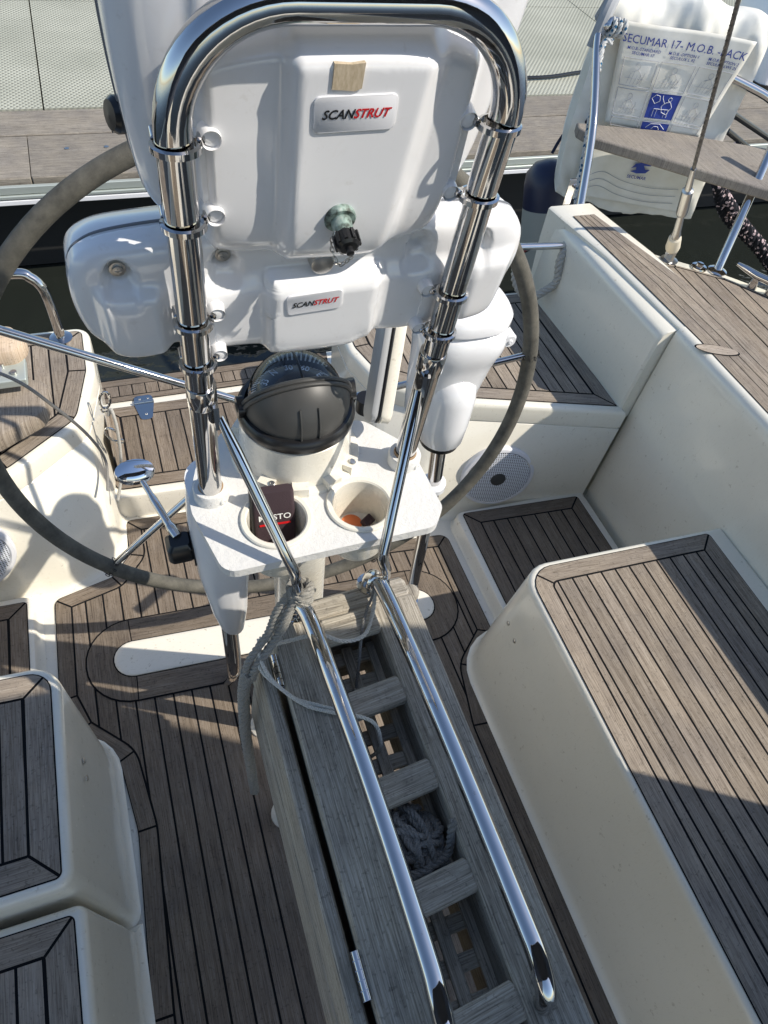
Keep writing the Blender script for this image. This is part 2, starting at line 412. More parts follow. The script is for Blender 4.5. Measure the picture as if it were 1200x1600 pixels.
def text_into(bb, txt, org, ex, ey, size, mi=0, shear=0, xs=1., bold=0, align='CENTER'):
    """writes text into a mesh: org = anchor, ex/ey = unit axes of the writing plane"""
    cu = bpy.data.curves.new('writing', 'FONT'); cu.body = txt; cu.size = size; cu.shear = shear; cu.offset = bold*size; cu.align_x = align; cu.align_y = 'CENTER'; cu.resolution_u = 3
    ob_ = bpy.data.objects.new('writing', cu); me = ob_.to_mesh(); ex, ey, org = V(ex).normalized(), V(ey).normalized(), V(org)
    i = bb.add([org+ex*v.co.x*xs+ey*v.co.y for v in me.vertices])
    for p in me.polygons: bb.face([i[k] for k in p.vertices], mi=mi)
    wdt = max((v.co.x for v in me.vertices), default=0)*xs
    ob_.to_mesh_clear(); bpy.data.objects.remove(ob_); bpy.data.curves.remove(cu); return wdt
def rrect(w_, h_, r, n=5):
    return rpoly([(-w_/2, -h_/2, r), (w_/2, -h_/2, r), (w_/2, h_/2, r), (-w_/2, h_/2, r)], n)
def screw(bb, p, nrm, r=.005):
    bb.lathe(p, nrm, [(r, -.001), (r, .0008), (r*.75, .0018), (r*.35, .0019), (r*.3, .0012)], 14)
#@@SETTING
# ------------------------------------------------------------------ the setting
b = B(); b.poly([(-300, -300), (300, -300), (300, 300), (-300, 300)], -.58); b.build('water', WATER, smooth=False, kind='structure')
fl = B(); fl.loft([[(x, y, z) for x, y in [(-1.15, -1.4), (1.42, -1.4), (1.42, 1.15), (.66, 1.15), (.66, 1.9), (-.20, 1.905), (-.20, 1.25), (-1.15, 1.25)]] for z in (-.06, 0)])
fl = fl.build('cockpit_floor', CREAM2, smooth=False, kind='structure')
sole = [(-.232, -.9, 0), (.671, -.9, 0), (.676, .50, .1), (.705, .655, .05), (.800, .74, .05), (.800, 1.095, .03), (.60, 1.115, 0), (.60, 1.345, .02), (-.128, 1.385, .02), (-.130, 1.26, .03), (-.185, 1.196, .02), (-.338, 1.16, .025), (-.346, .86, .0), (-.315, .765, .05), (-.225, .67, .06), (-.205, .50, .2), (-.225, .14, 0)]
teak_panel('teak_sole', sole, .004, .0455, .042, m=TEAKD, kind='structure', split=-.17)
# oval plank frame round the cream foot inlay, lying on the sole
t_in = thing('foot_inlay', 'cream rounded slot in the sole framed with bent teak boards', 'deck inlay', (.23, .9, .006))
def sk(x, y, k=-.062): return (x, y+(x-.23)*k)
ring_o = [(-.275, .80, .12), (.735, .80, .12), (.735, 1.035, .12), (-.275, 1.035, .12)]
ring_o = [(*sk(x, y-.013), r) for x, y, r in ring_o]
b = B(); b.poly(rpoly(offset(ring_o, -.003), 8), .0066, mi=1)
inr = offset(ring_o, .066); oc, ic = rpoly(ring_o, 8, True), rpoly(inr, 8, True)
for i in range(4):
    j = (i+1) % 4
    if i in (1, 3):
        pl = oc[i]+oc[j]+(ic[i]+ic[j])[::-1]; d = (0, 1)
    else: pl = [oc[i][-1], oc[j][0], ic[j][0], ic[i][-1]]; d = (1, -.06)
    b.poly(offset(pl, .0014), .0078, d, random.uniform(.85, 1.05))
b.build('bent_teak_frame', [TEAKD, CAULK], t_in, smooth=False)
b = B(); q = offset(ring_o, .068); b.loft([[(x, y, z) for x, y in rpoly(offset(q, d), 6)] for d, z in ((0, .006), (0, .0095), (.003, .0115), (.010, .0118))]); b.build('cream_slot', CREAM2, t_in)
# side steps beside the helm
def side_step(name, label, out, panel):
    t_ = thing(name, label, 'step', (sum(p[0] for p in out)/len(out), sum(p[1] for p in out)/len(out), 0), 'raised foot steps beside the sole')
    body([(offset(out, -.012), 0.0005), (offset(out, -.004), .010), (out, .040), (offset(out, .004), .046), (offset(out, .012), .048)]).build('moulding', CREAM2, t_)
    teak_panel('teak_panel', panel, .0495, .045, .045, t_, TEAKD)
    return t_
side_step('foot_step', 'teak topped foot step ahead of the starboard helm seat, right of the sole', [(.835, .55, .02), (1.30, .55, .02), (1.29, 1.125, .02), (.835, 1.14, .03)], [(.850, .58, .02), (1.275, .58, .02), (1.262, 1.10, .012), (.858, 1.128, .012)])
side_step('foot_step', 'teak topped foot step left of the sole under the round speaker', [(-1.0, .55, .02), (-.385, .55, .02), (-.380, 1.165, .03), (-1.0, 1.185, .02)], [(-.98, .58, .02), (-.40, .58, .02), (-.395, 1.145, .012), (-.98, 1.165, .01)])
# transom passage
tp = thing('transom_platform', 'teak planked passage behind the helm with a hinged lid and a row of short planks', 'platform', (.23, 1.65, 0))
o0 = [(-.19, 1.40, .02), (.66, 1.355, .02), (.68, 1.905, .01), (-.19, 1.905, .01)]
body([(offset(o0, -.006), -.3), (o0, .0), (o0, .086), (offset(o0, .003), .094), (offset(o0, .012), .097)]).build('moulding', CREAM2, tp)
lid = teak_panel('lid', [(-.132, 1.425, .025), (.59, 1.385, .025), (.60, 1.755, .015), (-.132, 1.765, .015)], .1, .0455, .045, tp, TEAKD)
tag(lid, 'teak hatch lid with mitred border')
b = B(); b.poly([(-.16, 1.79), (.62, 1.785), (.64, 1.898), (-.16, 1.898)], .0995, mi=1)
for y0, y1 in ((1.79, 1.815), (1.865, 1.895)): b.poly([(-.157, y0), (.635, y0), (.637, y1-.003), (-.157, y1-.003)], .1008, (1, 0), .95)
x = -.157
while x < .62: b.poly([(x, 1.8155), (x+.038, 1.8155), (x+.038, 1.8625), (x, 1.8625)], .1008, (0, 1), random.uniform(.85, 1.1)); x += .0415
b.build('short_plank_strip', [TEAKD, CAULK], tp, smooth=False)
b = B(); b.poly(rpoly([(-.022, 1.72, .016), (.022, 1.72, .016), (.026, 1.795, .012), (-.026, 1.795, .012)]), .0)
hp = B(); pl = rpoly([(-.012, 1.69, .014), (.022, 1.69, .014), (.036, 1.765, .008), (.032, 1.80, .012), (-.022, 1.80, .012), (-.026, 1.765, .008)])
hp.loft([[(x-.012, y, z) for x, y in pl] for z in (.1015, .1045)]); hp.cyl((-.038, 1.768, .106), (.024, 1.768, .106), .0045)
for dx_, dy_ in ((-.018, 1.785), (.008, 1.785), (-.006, 1.715)): screw(hp, (dx_, dy_, .105), (0, 0, 1), .004)
hp.build('hinge', CHROME, lid)
# ------------------------------------------------------------------ benches and helm seats
def bench(name, label, group, base, top, zt, panel, bwid=.045, split=None, screws=()):
    cx = sum(p[0] for p in top)/len(top); t_ = thing(name, label, 'bench', (cx, top[0][1], 0), group)
    lerp = lambda k: [(a[0]+(c[0]-a[0])*k, a[1]+(c[1]-a[1])*k, a[2]+(c[2]-a[2])*k) for a, c in zip(base, top)]
    L = [(offset(base, -.016), .0055), (offset(base, -.012), .008), (offset(base, -.005), .015), (offset(base, -.001), .028), (lerp(.06), .055)]
    L += [(lerp(k), .055+(zt-.075)*k) for k in (.25, .5, .75)]
    L += [(top, zt-.018), (offset(top, .002), zt-.008), (offset(top, .007), zt-.002), (offset(top, .014), zt)]
    body(L).build('moulding', CREAM, t_, angle=60)
    teak_panel('teak_top', panel, zt+.001, .0405, bwid, t_, split=split)
    for p in screws: s_ = B(); screw(s_, p, (-1 if p[0] > 0 else 1, .05, .12), .006); s_.build('screw', STEEL, t_)
    return t_
bench('cockpit_bench', 'long teak topped cream bench on the starboard side, sunlit at its aft end', 'cockpit benches',
      [(.683, -1.0, 0), (1.36, -1.0, 0), (1.36, .70, .01), (.690, .742, .12)], [(.722, -1.0, 0), (1.36, -1.0, 0), (1.335, .690, .01), (.752, .716, .07)], .4,
      [(.737, -.98, 0), (1.30, -.98, 0), (1.283, .677, .012), (.764, .700, .062)], screws=((.709, .625, .302), (.708, .582, .292)))
bench('cockpit_bench', 'shaded teak topped cream bench on the port side with rounded aft corner', 'cockpit benches',
      [(-1.0, .325, 0), (-.235, .325, .02), (-.238, .745, .10), (-1.0, .775, 0)], [(-1.0, .335, 0), (-.268, .335, .03), (-.262, .752, .06), (-1.0, .79, 0)], .4,
      [(-1.0, .352, 0), (-.284, .352, .012), (-.279, .738, .045), (-1.0, .775, 0)], bwid=.05, screws=((-.2535, .584, .288), (-.2510, .548, .288)))
bench('bench_locker', 'lower teak topped locker seat ahead of the port bench', 'cockpit benches',
      [(-1.0, -1.0, 0), (-.238, -1.0, 0), (-.235, .3, .0), (-1.0, .3, 0)], [(-1.0, -1.0, 0), (-.262, -1.0, 0), (-.262, .318, .02), (-1.0, .326, 0)], .35,
      [(-1.0, -.98, 0), (-.279, -.98, 0), (-.280, .303, .012), (-1.0, .312, 0)], bwid=.05)
# port bench hardware
def helm_seat(label, top, base, panel, line_y):
    t_ = thing('helm_seat', label, 'seat', (top[0][0], top[0][1], 0), 'helm seats at the stern')
    b = body([(offset(base, -.02), .0005), (offset(base, -.012), .006), (offset(base, -.003), .022), (base, .045), (top, .352), (offset(top, .003), .3535), (offset(top, .003), .3565), (top, .358), (top, .405), (offset(top, .003), .414), (offset(top, .010), .419), (offset(top, .018), .42)])
    b.build('moulding', CREAM, t_, angle=50)
    teak_panel('teak_top', panel, .421, .0425, .045, t_)
    return t_
helm_seat('starboard helm seat, teak topped, crossed by a slanting shadow behind the wheel rim', [(.620, 1.375, .10), (.80, 1.250, .10), (1.29, 1.102, .0), (1.29, 1.70, .0), (.585, 1.72, .04), (.580, 1.52, .1)], [(.60, 1.27, .08), (.67, 1.185, .10), (1.29, 1.108, .0), (1.29, 1.70, .0), (.595, 1.72, .04), (.590, 1.50, .1)],
          [(.642, 1.385, .08), (.808, 1.272, .08), (1.272, 1.130, .0), (1.272, 1.68, .0), (.608, 1.70, .02), (.603, 1.53, .08)], 1.13)
helm_seat('port helm seat, teak topped with curved inner corner, under the wooden outboard bracket', [(-.83, 1.102, 0), (-.33, 1.250, .10), (-.155, 1.40, .10), (-.112, 1.58, .1), (-.112, 1.77, .04), (-.83, 1.78, 0)], [(-.83, 1.12, 0), (-.27, 1.20, .10), (-.15, 1.27, .10), (-.125, 1.5, .1), (-.120, 1.77, .04), (-.83, 1.78, 0)],
          [(-.82, 1.130, 0), (-.335, 1.272, .08), (-.172, 1.405, .08), (-.133, 1.58, .08), (-.130, 1.75, .02), (-.82, 1.76, 0)], 1.2)
def speaker(label, c, ax):
    t_ = thing('speaker', label, 'speaker', c, 'round speakers in the helm bulkheads')
    b = B(); b.lathe(c, ax, [(.108, -.03), (.116, -.012), (.116, .006), (.112, .011), (.104, .013), (.098, .008), (.0, .008)], 56, cap0=True, cap1=False); b.build('rim', PLATE, t_)
    b = B(); b.lathe(c, ax, [(.1, .0108), (.099, .0135), (.06, .016), (.028, .017), (.0, .017)], 48, cap0=False, cap1=False); b.build('grille', GRILL, t_)
    b = B(); b.lathe(c, ax, [(.024, .0165), (.023, .019), (.015, .0205), (.0, .021)], 28, cap0=False, cap1=False); b.build('dome', HOOD, t_)
    b = B(); b.box(V(c)+V(ax).normalized()*.014+V((-.005, 0, -.105)), (.034, .003, .007), Matrix.Rotation(-.2, 3, 'Z')); b.build('nameplate', BLACK, t_)
speaker('white round speaker on the starboard bulkhead below the helm seat, partly shaded', (.962, 1.158, .168), (-.20, -1, .12))
speaker('white round speaker on the port bulkhead at the left edge of the photo', (-.487, 1.172, .238), (.20, -1, .12))
# ------------------------------------------------------------------ coamings and side decks
def coaming(sg, label):
    X = lambda x: .23+sg*(x-.23)
    t_ = thing('coaming', label, 'coaming', (X(1.35), .6, .4), 'cockpit coamings')
    def ext(prof, ys, name, m, bulge=0, par=t_):
        b = B(); loops = [[(X(x+dx_), y, z) for x, z in prof] for y, dx_ in ys]
        if sg < 0: loops = loops[::-1]
        b.loft(loops); return b.build(name, m, par, angle=40)
    helm = [(1.282, .40), (1.287, .55), (1.291, .655), (1.297, .675), (1.307, .684), (1.345, .688), (1.345, .38), (1.29, .38)]
    ext(helm, [(1.122, 0), (1.128, -.006), (1.60, -.022), (1.69, -.022), (1.715, -.004)], 'helm_backrest', CREAM)
    fore = [(1.322, .0), (1.324, .40), (1.330, .655), (1.333, .684), (1.341, .696), (1.352, .7005), (1.366, .7005), (1.366, 0)]
    ext(fore, [(-1.3, .065), (.7, .006), (1.118, -.006)], 'inner_panel', CREAM)
    outer = [(1.345, .60), (1.345, .694), (1.352, .6995), (1.488, .6995), (1.500, .694), (1.506, .684), (1.528, .592), (1.54, .40), (1.36, .40)]
    ext(outer, [(-1.3, .065), (.7, .006), (1.1, -.006), (1.45, -.035), (1.66, -.075), (1.72, -.085)], 'outer_moulding', CREAM)
    # teak cap, narrowing aft
    def cx(y): return 1.354+max(0, .9-y)*.0295-max(0, y-1.1)*.085
    b = B(); ys = [-1.25, 0, .5, .98, 1.06, 1.3, 1.5, 1.62, 1.655]
    def wd(y): return .132 if y < 1.3 else .132-(y-1.3)*.16
    inner = [(X(cx(y)), y) for y in ys]; outerp = [(X(cx(y)+wd(y)), y) for y in ys]
    pl = inner+outerp[::-1]
    if sg > 0: pl = pl[::-1]
    b.poly(pl, .7015, mi=1)
    for k in range(4):
        q0, q1 = k/4, (k+1)/4
        if k == 0: q1 = .30
        if k == 1: q0 = .30
        a_ = [(X(cx(y)+wd(y)*q0+.0012), y) for y in ys]; c_ = [(X(cx(y)+wd(y)*q1-.0012), y) for y in ys]
        pl = a_+c_[::-1]
        if sg > 0: pl = pl[::-1]
        b.poly(pl, .7028, (0, 1), random.uniform(.9, 1.08))
    b.build('teak_cap', [TEAK, CAULK], t_, smooth=False)
    if sg > 0:
        b = B(); e = [(1.375+.050*cos(a)+.006*sin(a), 1.015-.022*cos(a)+.016*sin(a)) for a in [2*pi*k/28 for k in range(28)]]
        b.poly([(1.375+(x-1.375)*1.07, 1.015+(y-1.015)*1.14) for x, y in e], .7036, mi=1); b.poly(e, .7044, (1, -.4), 1.45, org=(3, 4)); b.build('oval_plug', [TEAK, CAULK], t_, smooth=False)
    return t_
coaming(1, 'tall cream coaming with narrow teak cap along the right side')
coaming(-1, 'cream coaming on the port side outside the frame')
def side_deck(sg, label):
    X = lambda x: .23+sg*(x-.23)
    t_ = thing('side_deck', label, 'deck', (X(1.8), .6, .5), 'side decks outside the coamings')
    out = [(1.50, 1.72), (1.66, 1.585), (1.80, 1.475), (1.935, 1.33), (2.03, 1.0), (2.10, .3), (2.16, -1.3)]
    inn = [(1.44, 1.72), (1.50, 1.3), (1.525, 1.0), (1.58, 0), (1.64, -1.3)]
    pl = [(X(x), y) for x, y in out+inn[::-1]]
    if sg > 0: pl = pl[::-1]
    pl2 = offset(pl, .002)
    b = B(); low = [(X(.23+(abs(x-X(.23))*.90 if False else (1-.0)*(sg*(x-.23)))), y) for x, y in pl]
    hull = [(.23+(x-.23)*.93, y-(.10 if y > 1.3 else 0), -.75) for x, y in pl]
    mid = [(.23+(x-.23)*1.0, y, .2) for x, y in pl]
    b.loft([hull, mid, [(x, y, .565) for x, y in pl], [(x, y, .575) for x, y in offset(pl, .006)], [(x, y, .578) for x, y in offset(pl, .012)]])
    b.build('hull_side', CREAM, t_, angle=40)
    pin = offset([(X(x), y) for x, y in ([(1.575, 1.545), (1.66, 1.535), (1.79, 1.44), (1.90, 1.30), (1.985, 1.0), (2.05, .3), (2.10, -1.25), (1.665, -1.25), (1.62, 0), (1.585, 1.0)][::(-1 if sg > 0 else 1)])], .004)
    teak_panel('teak_planks', pin, .5805, .052, .012, t_)
    return t_
sdk = side_deck(1, 'teak planked side deck beyond the starboard coaming')
side_deck(-1, 'teak planked side deck on the port side outside the frame')
tr = B(); tr.loft([[(x, y, z) for x, y in [(-1.0, 1.55), (1.46, 1.55), (1.44, 1.70+dy_), (.70, 1.905+dy_), (.68, 1.7), (-.20, 1.7), (-.22, 1.905+dy_), (-1.0, 1.70+dy_)]] for z, dy_ in ((-.75, -.1), (-.35, 0), (-.065, 0))])
tr.build('stern_hull', CREAM, label='cream stern moulding under the passage down to the water', cat='hull')
for x0, x1, sgn in ((.60, 1.46, 1), (-1.0, -.14, -1)):
    pass
# ------------------------------------------------------------------ dock
dk = thing('dock', 'floating dock with timber edge and pale grating behind the stern', 'dock', (1, 4, -.58))
def dplank(y0, y1, lab):
    b = B(); x = -8.0
    while x < 12:
        L = random.uniform(3.2, 4.2); b.board((x, (y0+y1)/2, -.02), (x+L-.004, (y0+y1)/2, -.02), (0, 1, 0), y1-y0-.014, .04, random.uniform(.85, 1.1), ch=.004); x += L
    o = b.build('edge_plank', DOCKW, dk, label=lab); return o
dplank(3.42, 3.83, 'wide worn edge plank with screw heads'); dplank(3.83, 4.10, 'narrower plank beside the grating')
b = B(); b.box((2, 3.405, -.040), (20, .022, .035)); b.box((2, 3.40, -.068), (20, .03, .016)); b.build('edge_profile', ALU, dk, smooth=False, bevel=.004)
b = B(); b.box((2, 3.395, -.092), (20, .02, .022)); b.build('white_trim', WHITE, dk, smooth=False, bevel=.003)
for gx in range(8):
    for gy in range(4): b = B(); b.box((-5.2+gx*2.0, 4.87+gy*1.5, -.03), (1.992, 1.492, .05)); b.build('grating_panel', GRATE, dk, smooth=False)
b = B(); b.box((2, 6.85, -.35), (20, 6.4, .45)); b.build('float', mat('wet_concrete', (.018, .018, .017), .8), dk, smooth=False)
for x in (-1.1, -.12, .06, .12, 2.8, 3.9, 4.8):
    b = B(); b.cyl((x, 3.68, -.001), (x, 3.68, .003), .011, n=12); b.build('screw', STEEL, dk)
b = B(); b.tube(smooth_path([(2.2, 4.35, .012), (2.8, 4.33, .012), (3.4, 4.42, .012), (4.6, 4.30, .012), (6, 4.5, .012)]), .011, 8); b.build('dock_hose', BLACK, label='thin black hose lying along the dock grating', cat='hose')
#@@HELM
# ------------------------------------------------------------------ guard plane helpers
O = V((.194, .61, 1.0)); th = math.atan(.11); U = V((0, -sin(th), cos(th))); N = V((0, cos(th), sin(th)))
def gl(x, z, off=0.): return O+V((x, 0, 0))+U*z+N*off
EX = V((1, 0, 0))
TR = .0146
# guard loop
gt = thing('pedestal_guard', 'polished stainless guard loop rising around the white instrument pods', 'guard rail', (.194, .62, 0))
hw = .1365; top = .585; r = .088
path = [(.06, .80, .02), (.06, .76, .10), (.062, .66, .34), (.062, .625, .50)]
path = smooth_path([V(p) for p in path]+[gl(-.1345, -.12), gl(-.136, 0)], 6)
loop = [gl(-hw, z) for z in (.05, .2, .35, .47)]+arc((-hw+r, top-r), r, pi, pi/2, 14, lambda x, z: gl(x, z))+arc((hw-r+.004, top-r), r, pi/2, 0, 14, lambda x, z: gl(x, z))+[gl(.1385, z) for z in (.45, .35, .2, .05, 0)]
b = B(); b.tube(path+loop+[gl(.138, -.03)], TR, 28); b.build('tube', CHROME, gt)
def clamp(x, z, sgn):
    b = B(); n = 24; R_ = TR+.0022
    loops = []
    ring = [gl(x+R_*cos(a), z, R_*sin(a)) for a in [2*pi*k/n for k in range(n)]]
    # flat band
    for dz_ in (-.0032, .0032): pass
    prof = [(0, -.0034), (.0028, -.0026), (.0028, .0026), (0, .0034)]
    ids = []
    for a in [2*pi*k/n for k in range(n)]:
        tilt = -.16*sin(a)*R_
        ids.append(b.add([gl(x+(R_+d)*cos(a), z+h+tilt, (R_+d)*sin(a)) for d, h in prof]))
    for q in range(n):
        a_, c_ = ids[q], ids[(q+1) % n]
        for k in range(4): b.face((a_[k], a_[(k+1) % 4], c_[(k+1) % 4], c_[k]))
    b.cyl(gl(x+sgn*(R_+.002), z+.001, 0.004), gl(x+sgn*(R_+.009), z+.004, .020), .0040, .0036, 12)
    b.cyl(gl(x-sgn*(R_-.003), z+.001, 0.010), gl(x-sgn*(R_-.003), z+.002, .022), .0034, .0030, 12)
    b.build('clamp', CHROME, gt)
for x, z in ((-.1355, .486), (-.1355, .418), (-.136, .308), (-.1355, .252)): clamp(x, z, 1)
for x, z in ((.137, .492), (.137, .424), (.137, .308), (.137, .252)): clamp(x, z, -1)
for x in (-.1355, .1375):
    b = B(); b.lathe(gl(x, .190), U, [(TR+.0015, 0), (TR+.002, .001), (TR+.002, .030), (TR+.0015, .031)], 28)
    b.box(gl(x+(.012 if x < 0 else -.012), .180, -.010), (.006, .020, .034)); b.build('strut_collar', CHROME, gt)
SL0, SL1 = gl(-.120, .178, -.014), V((.150, .492, .885)); SR0, SR1 = gl(.122, .172, -.016), V((.284, .500, .875))
for a_, m_, c_ in ((SL0, V((.1335, .4635, .998)), SL1), (SR0, V((.2520, .4640, 1.000)), SR1)):
    pth = [a_+(m_-a_)*k/5 for k in range(6)]+[m_+V((.002, .001, -.02)), m_.lerp(c_, .5)+V((0, -.006, 0)), c_]
    b = B(); b.tube(pth, [.0050]+[.0072]*7+[.0060], 18); b.build('strut', CHROME, gt)
# ------------------------------------------------------------------ instrument pods
def sstep(e0, e1, x):
    t_ = max(0., min(1., (x-e0)/(e1-e0))); return t_*t_*(3-2*t_)
def pod_mesh(outline, cen, hfun, rings_back, nr=72, nth=220):
    """outline: smooth closed (x,z) points in the guard plane; front relief by hfun(x,z,r) -> offset (aft positive)"""
    P = smooth_path([V((x, z, 0)) for x, z in outline], 10, True)
    P = resample(P+[P[0]], 1e-3); n = nth; L = len(P); P = [P[int(i*L/n) % L] for i in range(n)]
    c = V((*cen, 0)); b = B(); ids = []
    for rx, rz, off in rings_back: ids.append(b.add([gl(c.x+(p.x-c.x)*rx, c.y+(p.y-c.y)*rz, off) for p in P]))
    for k in range(nr):
        q = 1-(k/nr); rr = 1-(1-q)**1.0*1.0
        rr = sin(q*pi/2)**.85
        ids.append(b.add([gl((c+(p-c)*rr).x, (c+(p-c)*rr).y, hfun((c+(p-c)*rr).x, (c+(p-c)*rr).y, rr)) for p in P]))
    for a_, c_ in zip(ids, ids[1:]):
        for i in range(n): j = (i+1) % n; b.face((a_[i], c_[i], c_[j], a_[j]))
    b.face(ids[0]); e = b.add([gl(cen[0], cen[1], hfun(cen[0], cen[1], 0))])[0]
    for i in range(n): b.face((ids[-1][i], e, ids[-1][(i+1) % n]))
    return b
def up_h(x, z, r):
    edge = (1-r**7)
    h = .058-.030*edge**.5 if r < 1 else .058
    # inner shield plateau between the tubes
    wl, wr = -.112+max(0, .42-z)*.15, .112-max(0, .46-z)*.10
    pl = sstep(-.119, -.107, x)*(1-sstep(.104-max(0, .44-z)*.1, .124-max(0, .44-z)*.1, x))*(1-sstep(.545, .566, z+abs(x)**3*9)*.85)
    h -= .0225*pl
    # central raised panel with sloping flanks
    cw = sstep(-.056, -.042, x)*(1-sstep(.042+(z-.39)*.10, .068+(z-.39)*.10, x))*(1-sstep(.558, .574, z))
    h -= .0135*cw
    return h
up_out = [(-.020, .360), (-.095, .366), (-.132, .380), (-.158, .412), (-.166, .46), (-.170, .53), (-.168, .60), (-.155, .66), (-.10, .70), (0, .71), (.10, .70), (.150, .66), (.164, .60), (.160, .53), (.152, .47), (.142, .425), (.122, .388), (.085, .366), (.03, .360)]
UPC = (0, .50)
pu = thing('instrument_pod', 'upper white pod with patch of tan tape, logo badge and capped bronze socket', 'instrument pod', gl(0, .36, .03), 'white instrument pods on the guard')
pod_mesh(up_out, UPC, up_h, [(.90, .90, .150), (.985, .985, .146), (1.0, 1.0, .138), (1.006, 1.006, .102), (1.000, 1.0, .100), (.992, .992, .0985), (.992, .992, .0965), (1.004, 1.004, .094), (1.004, 1.004, .075)]).build('housing', WHITE, pu, angle=60)
def lo_h(x, z, r):
    edge = (1-r**9); h = .044-.020*edge**.5
    # scalloped blocks
    c = sstep(-.064, -.055, x)*(1-sstep(.050, .064, x))*(1-sstep(.334, .348, z)); h -= .011*c
    l = sstep(-.224, -.211, x)*(1-sstep(-.168, -.152, x))*(1-sstep(.322, .342, z)); h -= .011*l
    rr = sstep(.150, .175, x)*(1-sstep(.205, .226, x))*(1-sstep(.322, .342, z)); h -= .011*rr
    m_ = sstep(-.150, -.125, x)*(1-sstep(.125, .15, x))*(1-sstep(.32, .345, z)); h -= .009*m_
    for sx_, sz_ in ((-.195, .352), (-.099, .358), (.10, .358), (.170, .354)):
        d = hypot(x-sx_, z-sz_); h += .009*(1-sstep(.008, .014, d))
        d2 = abs(x-sx_)
        if z < sz_: h += .007*(1-sstep(.008, .018, d2))*sstep(sz_-.045, sz_-.01, z)
    return h
lo_out = [(-.237, .348), (-.241, .318), (-.237, .285), (-.228, .264), (-.205, .247), (-.170, .252), (-.135, .247), (-.075, .243), (-.050, .236), (0, .234), (.035, .236), (.055, .244), (.10, .240), (.150, .242), (.190, .243), (.215, .256), (.230, .30), (.232, .330), (.224, .357), (.200, .374), (.12, .381), (0, .383), (-.12, .382), (-.195, .376), (-.225, .365)]
pl_ = thing('instrument_pod', 'lower wide white pod with smaller logo badge and recessed screws above the compass', 'instrument pod', gl(0, .23, .03), 'white instrument pods on the guard')
pod_mesh(lo_out, (0, .315), lo_h, [(.93, .62, .108), (.985, .74, .104), (1.0, .82, .094), (1.0, .98, .062), (.995, .98, .0605), (.985, .97, .0595), (.985, .97, .0575), (1.002, 1.0, .056), (1.002, 1.002, .050)], nth=260).build('housing', WHITE, pl_, angle=60)
for x, z in ((-.195, .352), (-.099, .358), (.170, .354)):
    b = B(); p = gl(x, z, lo_h(x, z, .5)-.001); b.lathe(p, -N, [(.0075, -.004), (.0075, 0), (.0052, 0.0002), (.005, .0025), (.002, .003), (0, .0028)], 20)
    b.box(p-N*.003, (.006, .0012, .0012)); b.box(p-N*.003, (.0012, .0012, .006)); b.build('screw', STEEL, pl_)
for (x, z), par, hf in (((-.108, .488), pu, up_h), ((-.108, .420), pu, up_h), ((.110, .494), pu, up_h), ((.110, .426), pu, up_h), ((-.112, .310), pl_, lo_h), ((-.112, .254), pl_, lo_h), ((.112, .310), pl_, lo_h), ((.112, .256), pl_, lo_h)):
    b = B(); z2 = z; h = hf(x, z, .8)
    b.loft([[gl(x+px*k, z2+pz*k, o_) for px, pz in rrect(.0155, .0155, .0075)] for k, o_ in ((1.25, h+.006), (1.0, min(h-.007, .004)), (.95, .010), (.8, .006), (.5, .005))]); b.build('clamp_boss', WHITE, par)
for x, za, zb, par, hf in ((-.112, .425, .485, pu, up_h), (.113, .43, .49, pu, up_h), (-.118, .26, .31, pl_, lo_h), (.116, .26, .31, pl_, lo_h)):
    b = B(); h = hf(x, za, .8); b.loft([[gl(x+px, (za+zb)/2+pz, o_) for px, pz in rrect(.016-i*.004, zb-za, .005)] for i, o_ in enumerate((h+.012, .018, .014))]); b.build('clamp_bridge', WHITE, par)
def seam(out, cen, k, off, par):
    P = smooth_path([V((x, z, 0)) for x, z in out], 6, True); b = B()
    b.tube([gl(cen[0]+(p.x-cen[0])*k, cen[1]+(p.y-cen[1])*k, off) for p in P], .0016, 6, closed=True); b.build('shell_seam', SEAMG, par)
SEAMG = mat('seam_grey', (.16, .17, .19), .5)
seam(up_out, UPC, 1.004, .0975, pu); seam(lo_out, (0, .315), .996, .0585, pl_)
def badge(par, cx, cz, w_, h_, off, size, rot):
    ex = (EX*cos(rot)+U*sin(rot)); ez = (U*cos(rot)-EX*sin(rot)); o_ = gl(cx, cz, off)
    b = B(); b.loft([[o_+ex*x*k+ez*y*k-N*d for x, y in rrect(w_, h_, .005)] for k, d in ((1, -.004), (1, .0006), (.98, .0010))]); pp = b.build('badge', PLATE, par)
    b = B(); wd_ = text_into(b, 'SCAN', o_-N*.0015+ex*(-.062*size/.0135*0), ex, ez, size, 0, .35, .98, .024, 'RIGHT')
    b2 = B(); text_into(b2, 'STRUT', o_-N*.0015, ex, ez, size, 0, .35, .98, .024, 'LEFT')
    sh = -ex*(.22*size)
    for bb_ in (b, b2):
        for i in range(len(bb_.v)): bb_.v[i] = bb_.v[i]+sh
    b.build('badge_lettering', PRINTK, pp, smooth=False); b2.build('badge_lettering', PRINTR, pp, smooth=False)
badge(pu, .002, .512, .068, .028, up_h(.0, .5, .1)-.0005, .0100, .02)
badge(pl_, -.014, .314, .059, .024, lo_h(-.01, .31, .1)-.0005, .0087, .05)
b = B(); o_ = gl(-.007, .5395, up_h(-.007, .53, .2)-.0008); b.loft([[o_+EX*x+U*y-N*d for x, y in [(-.012, -.009), (-.003, -.0095), (.006, -.0105), (.0115, -.0085), (.0125, .0098), (.002, .0088), (-.0115, .0095)]] for d in (-.003, .0006)]); b.build('tape_patch', TAPE, pu, smooth=False)
cn = gl(-.001, .418, up_h(-.001, .418, .3)); ax = (-N-U*.25).normalized()
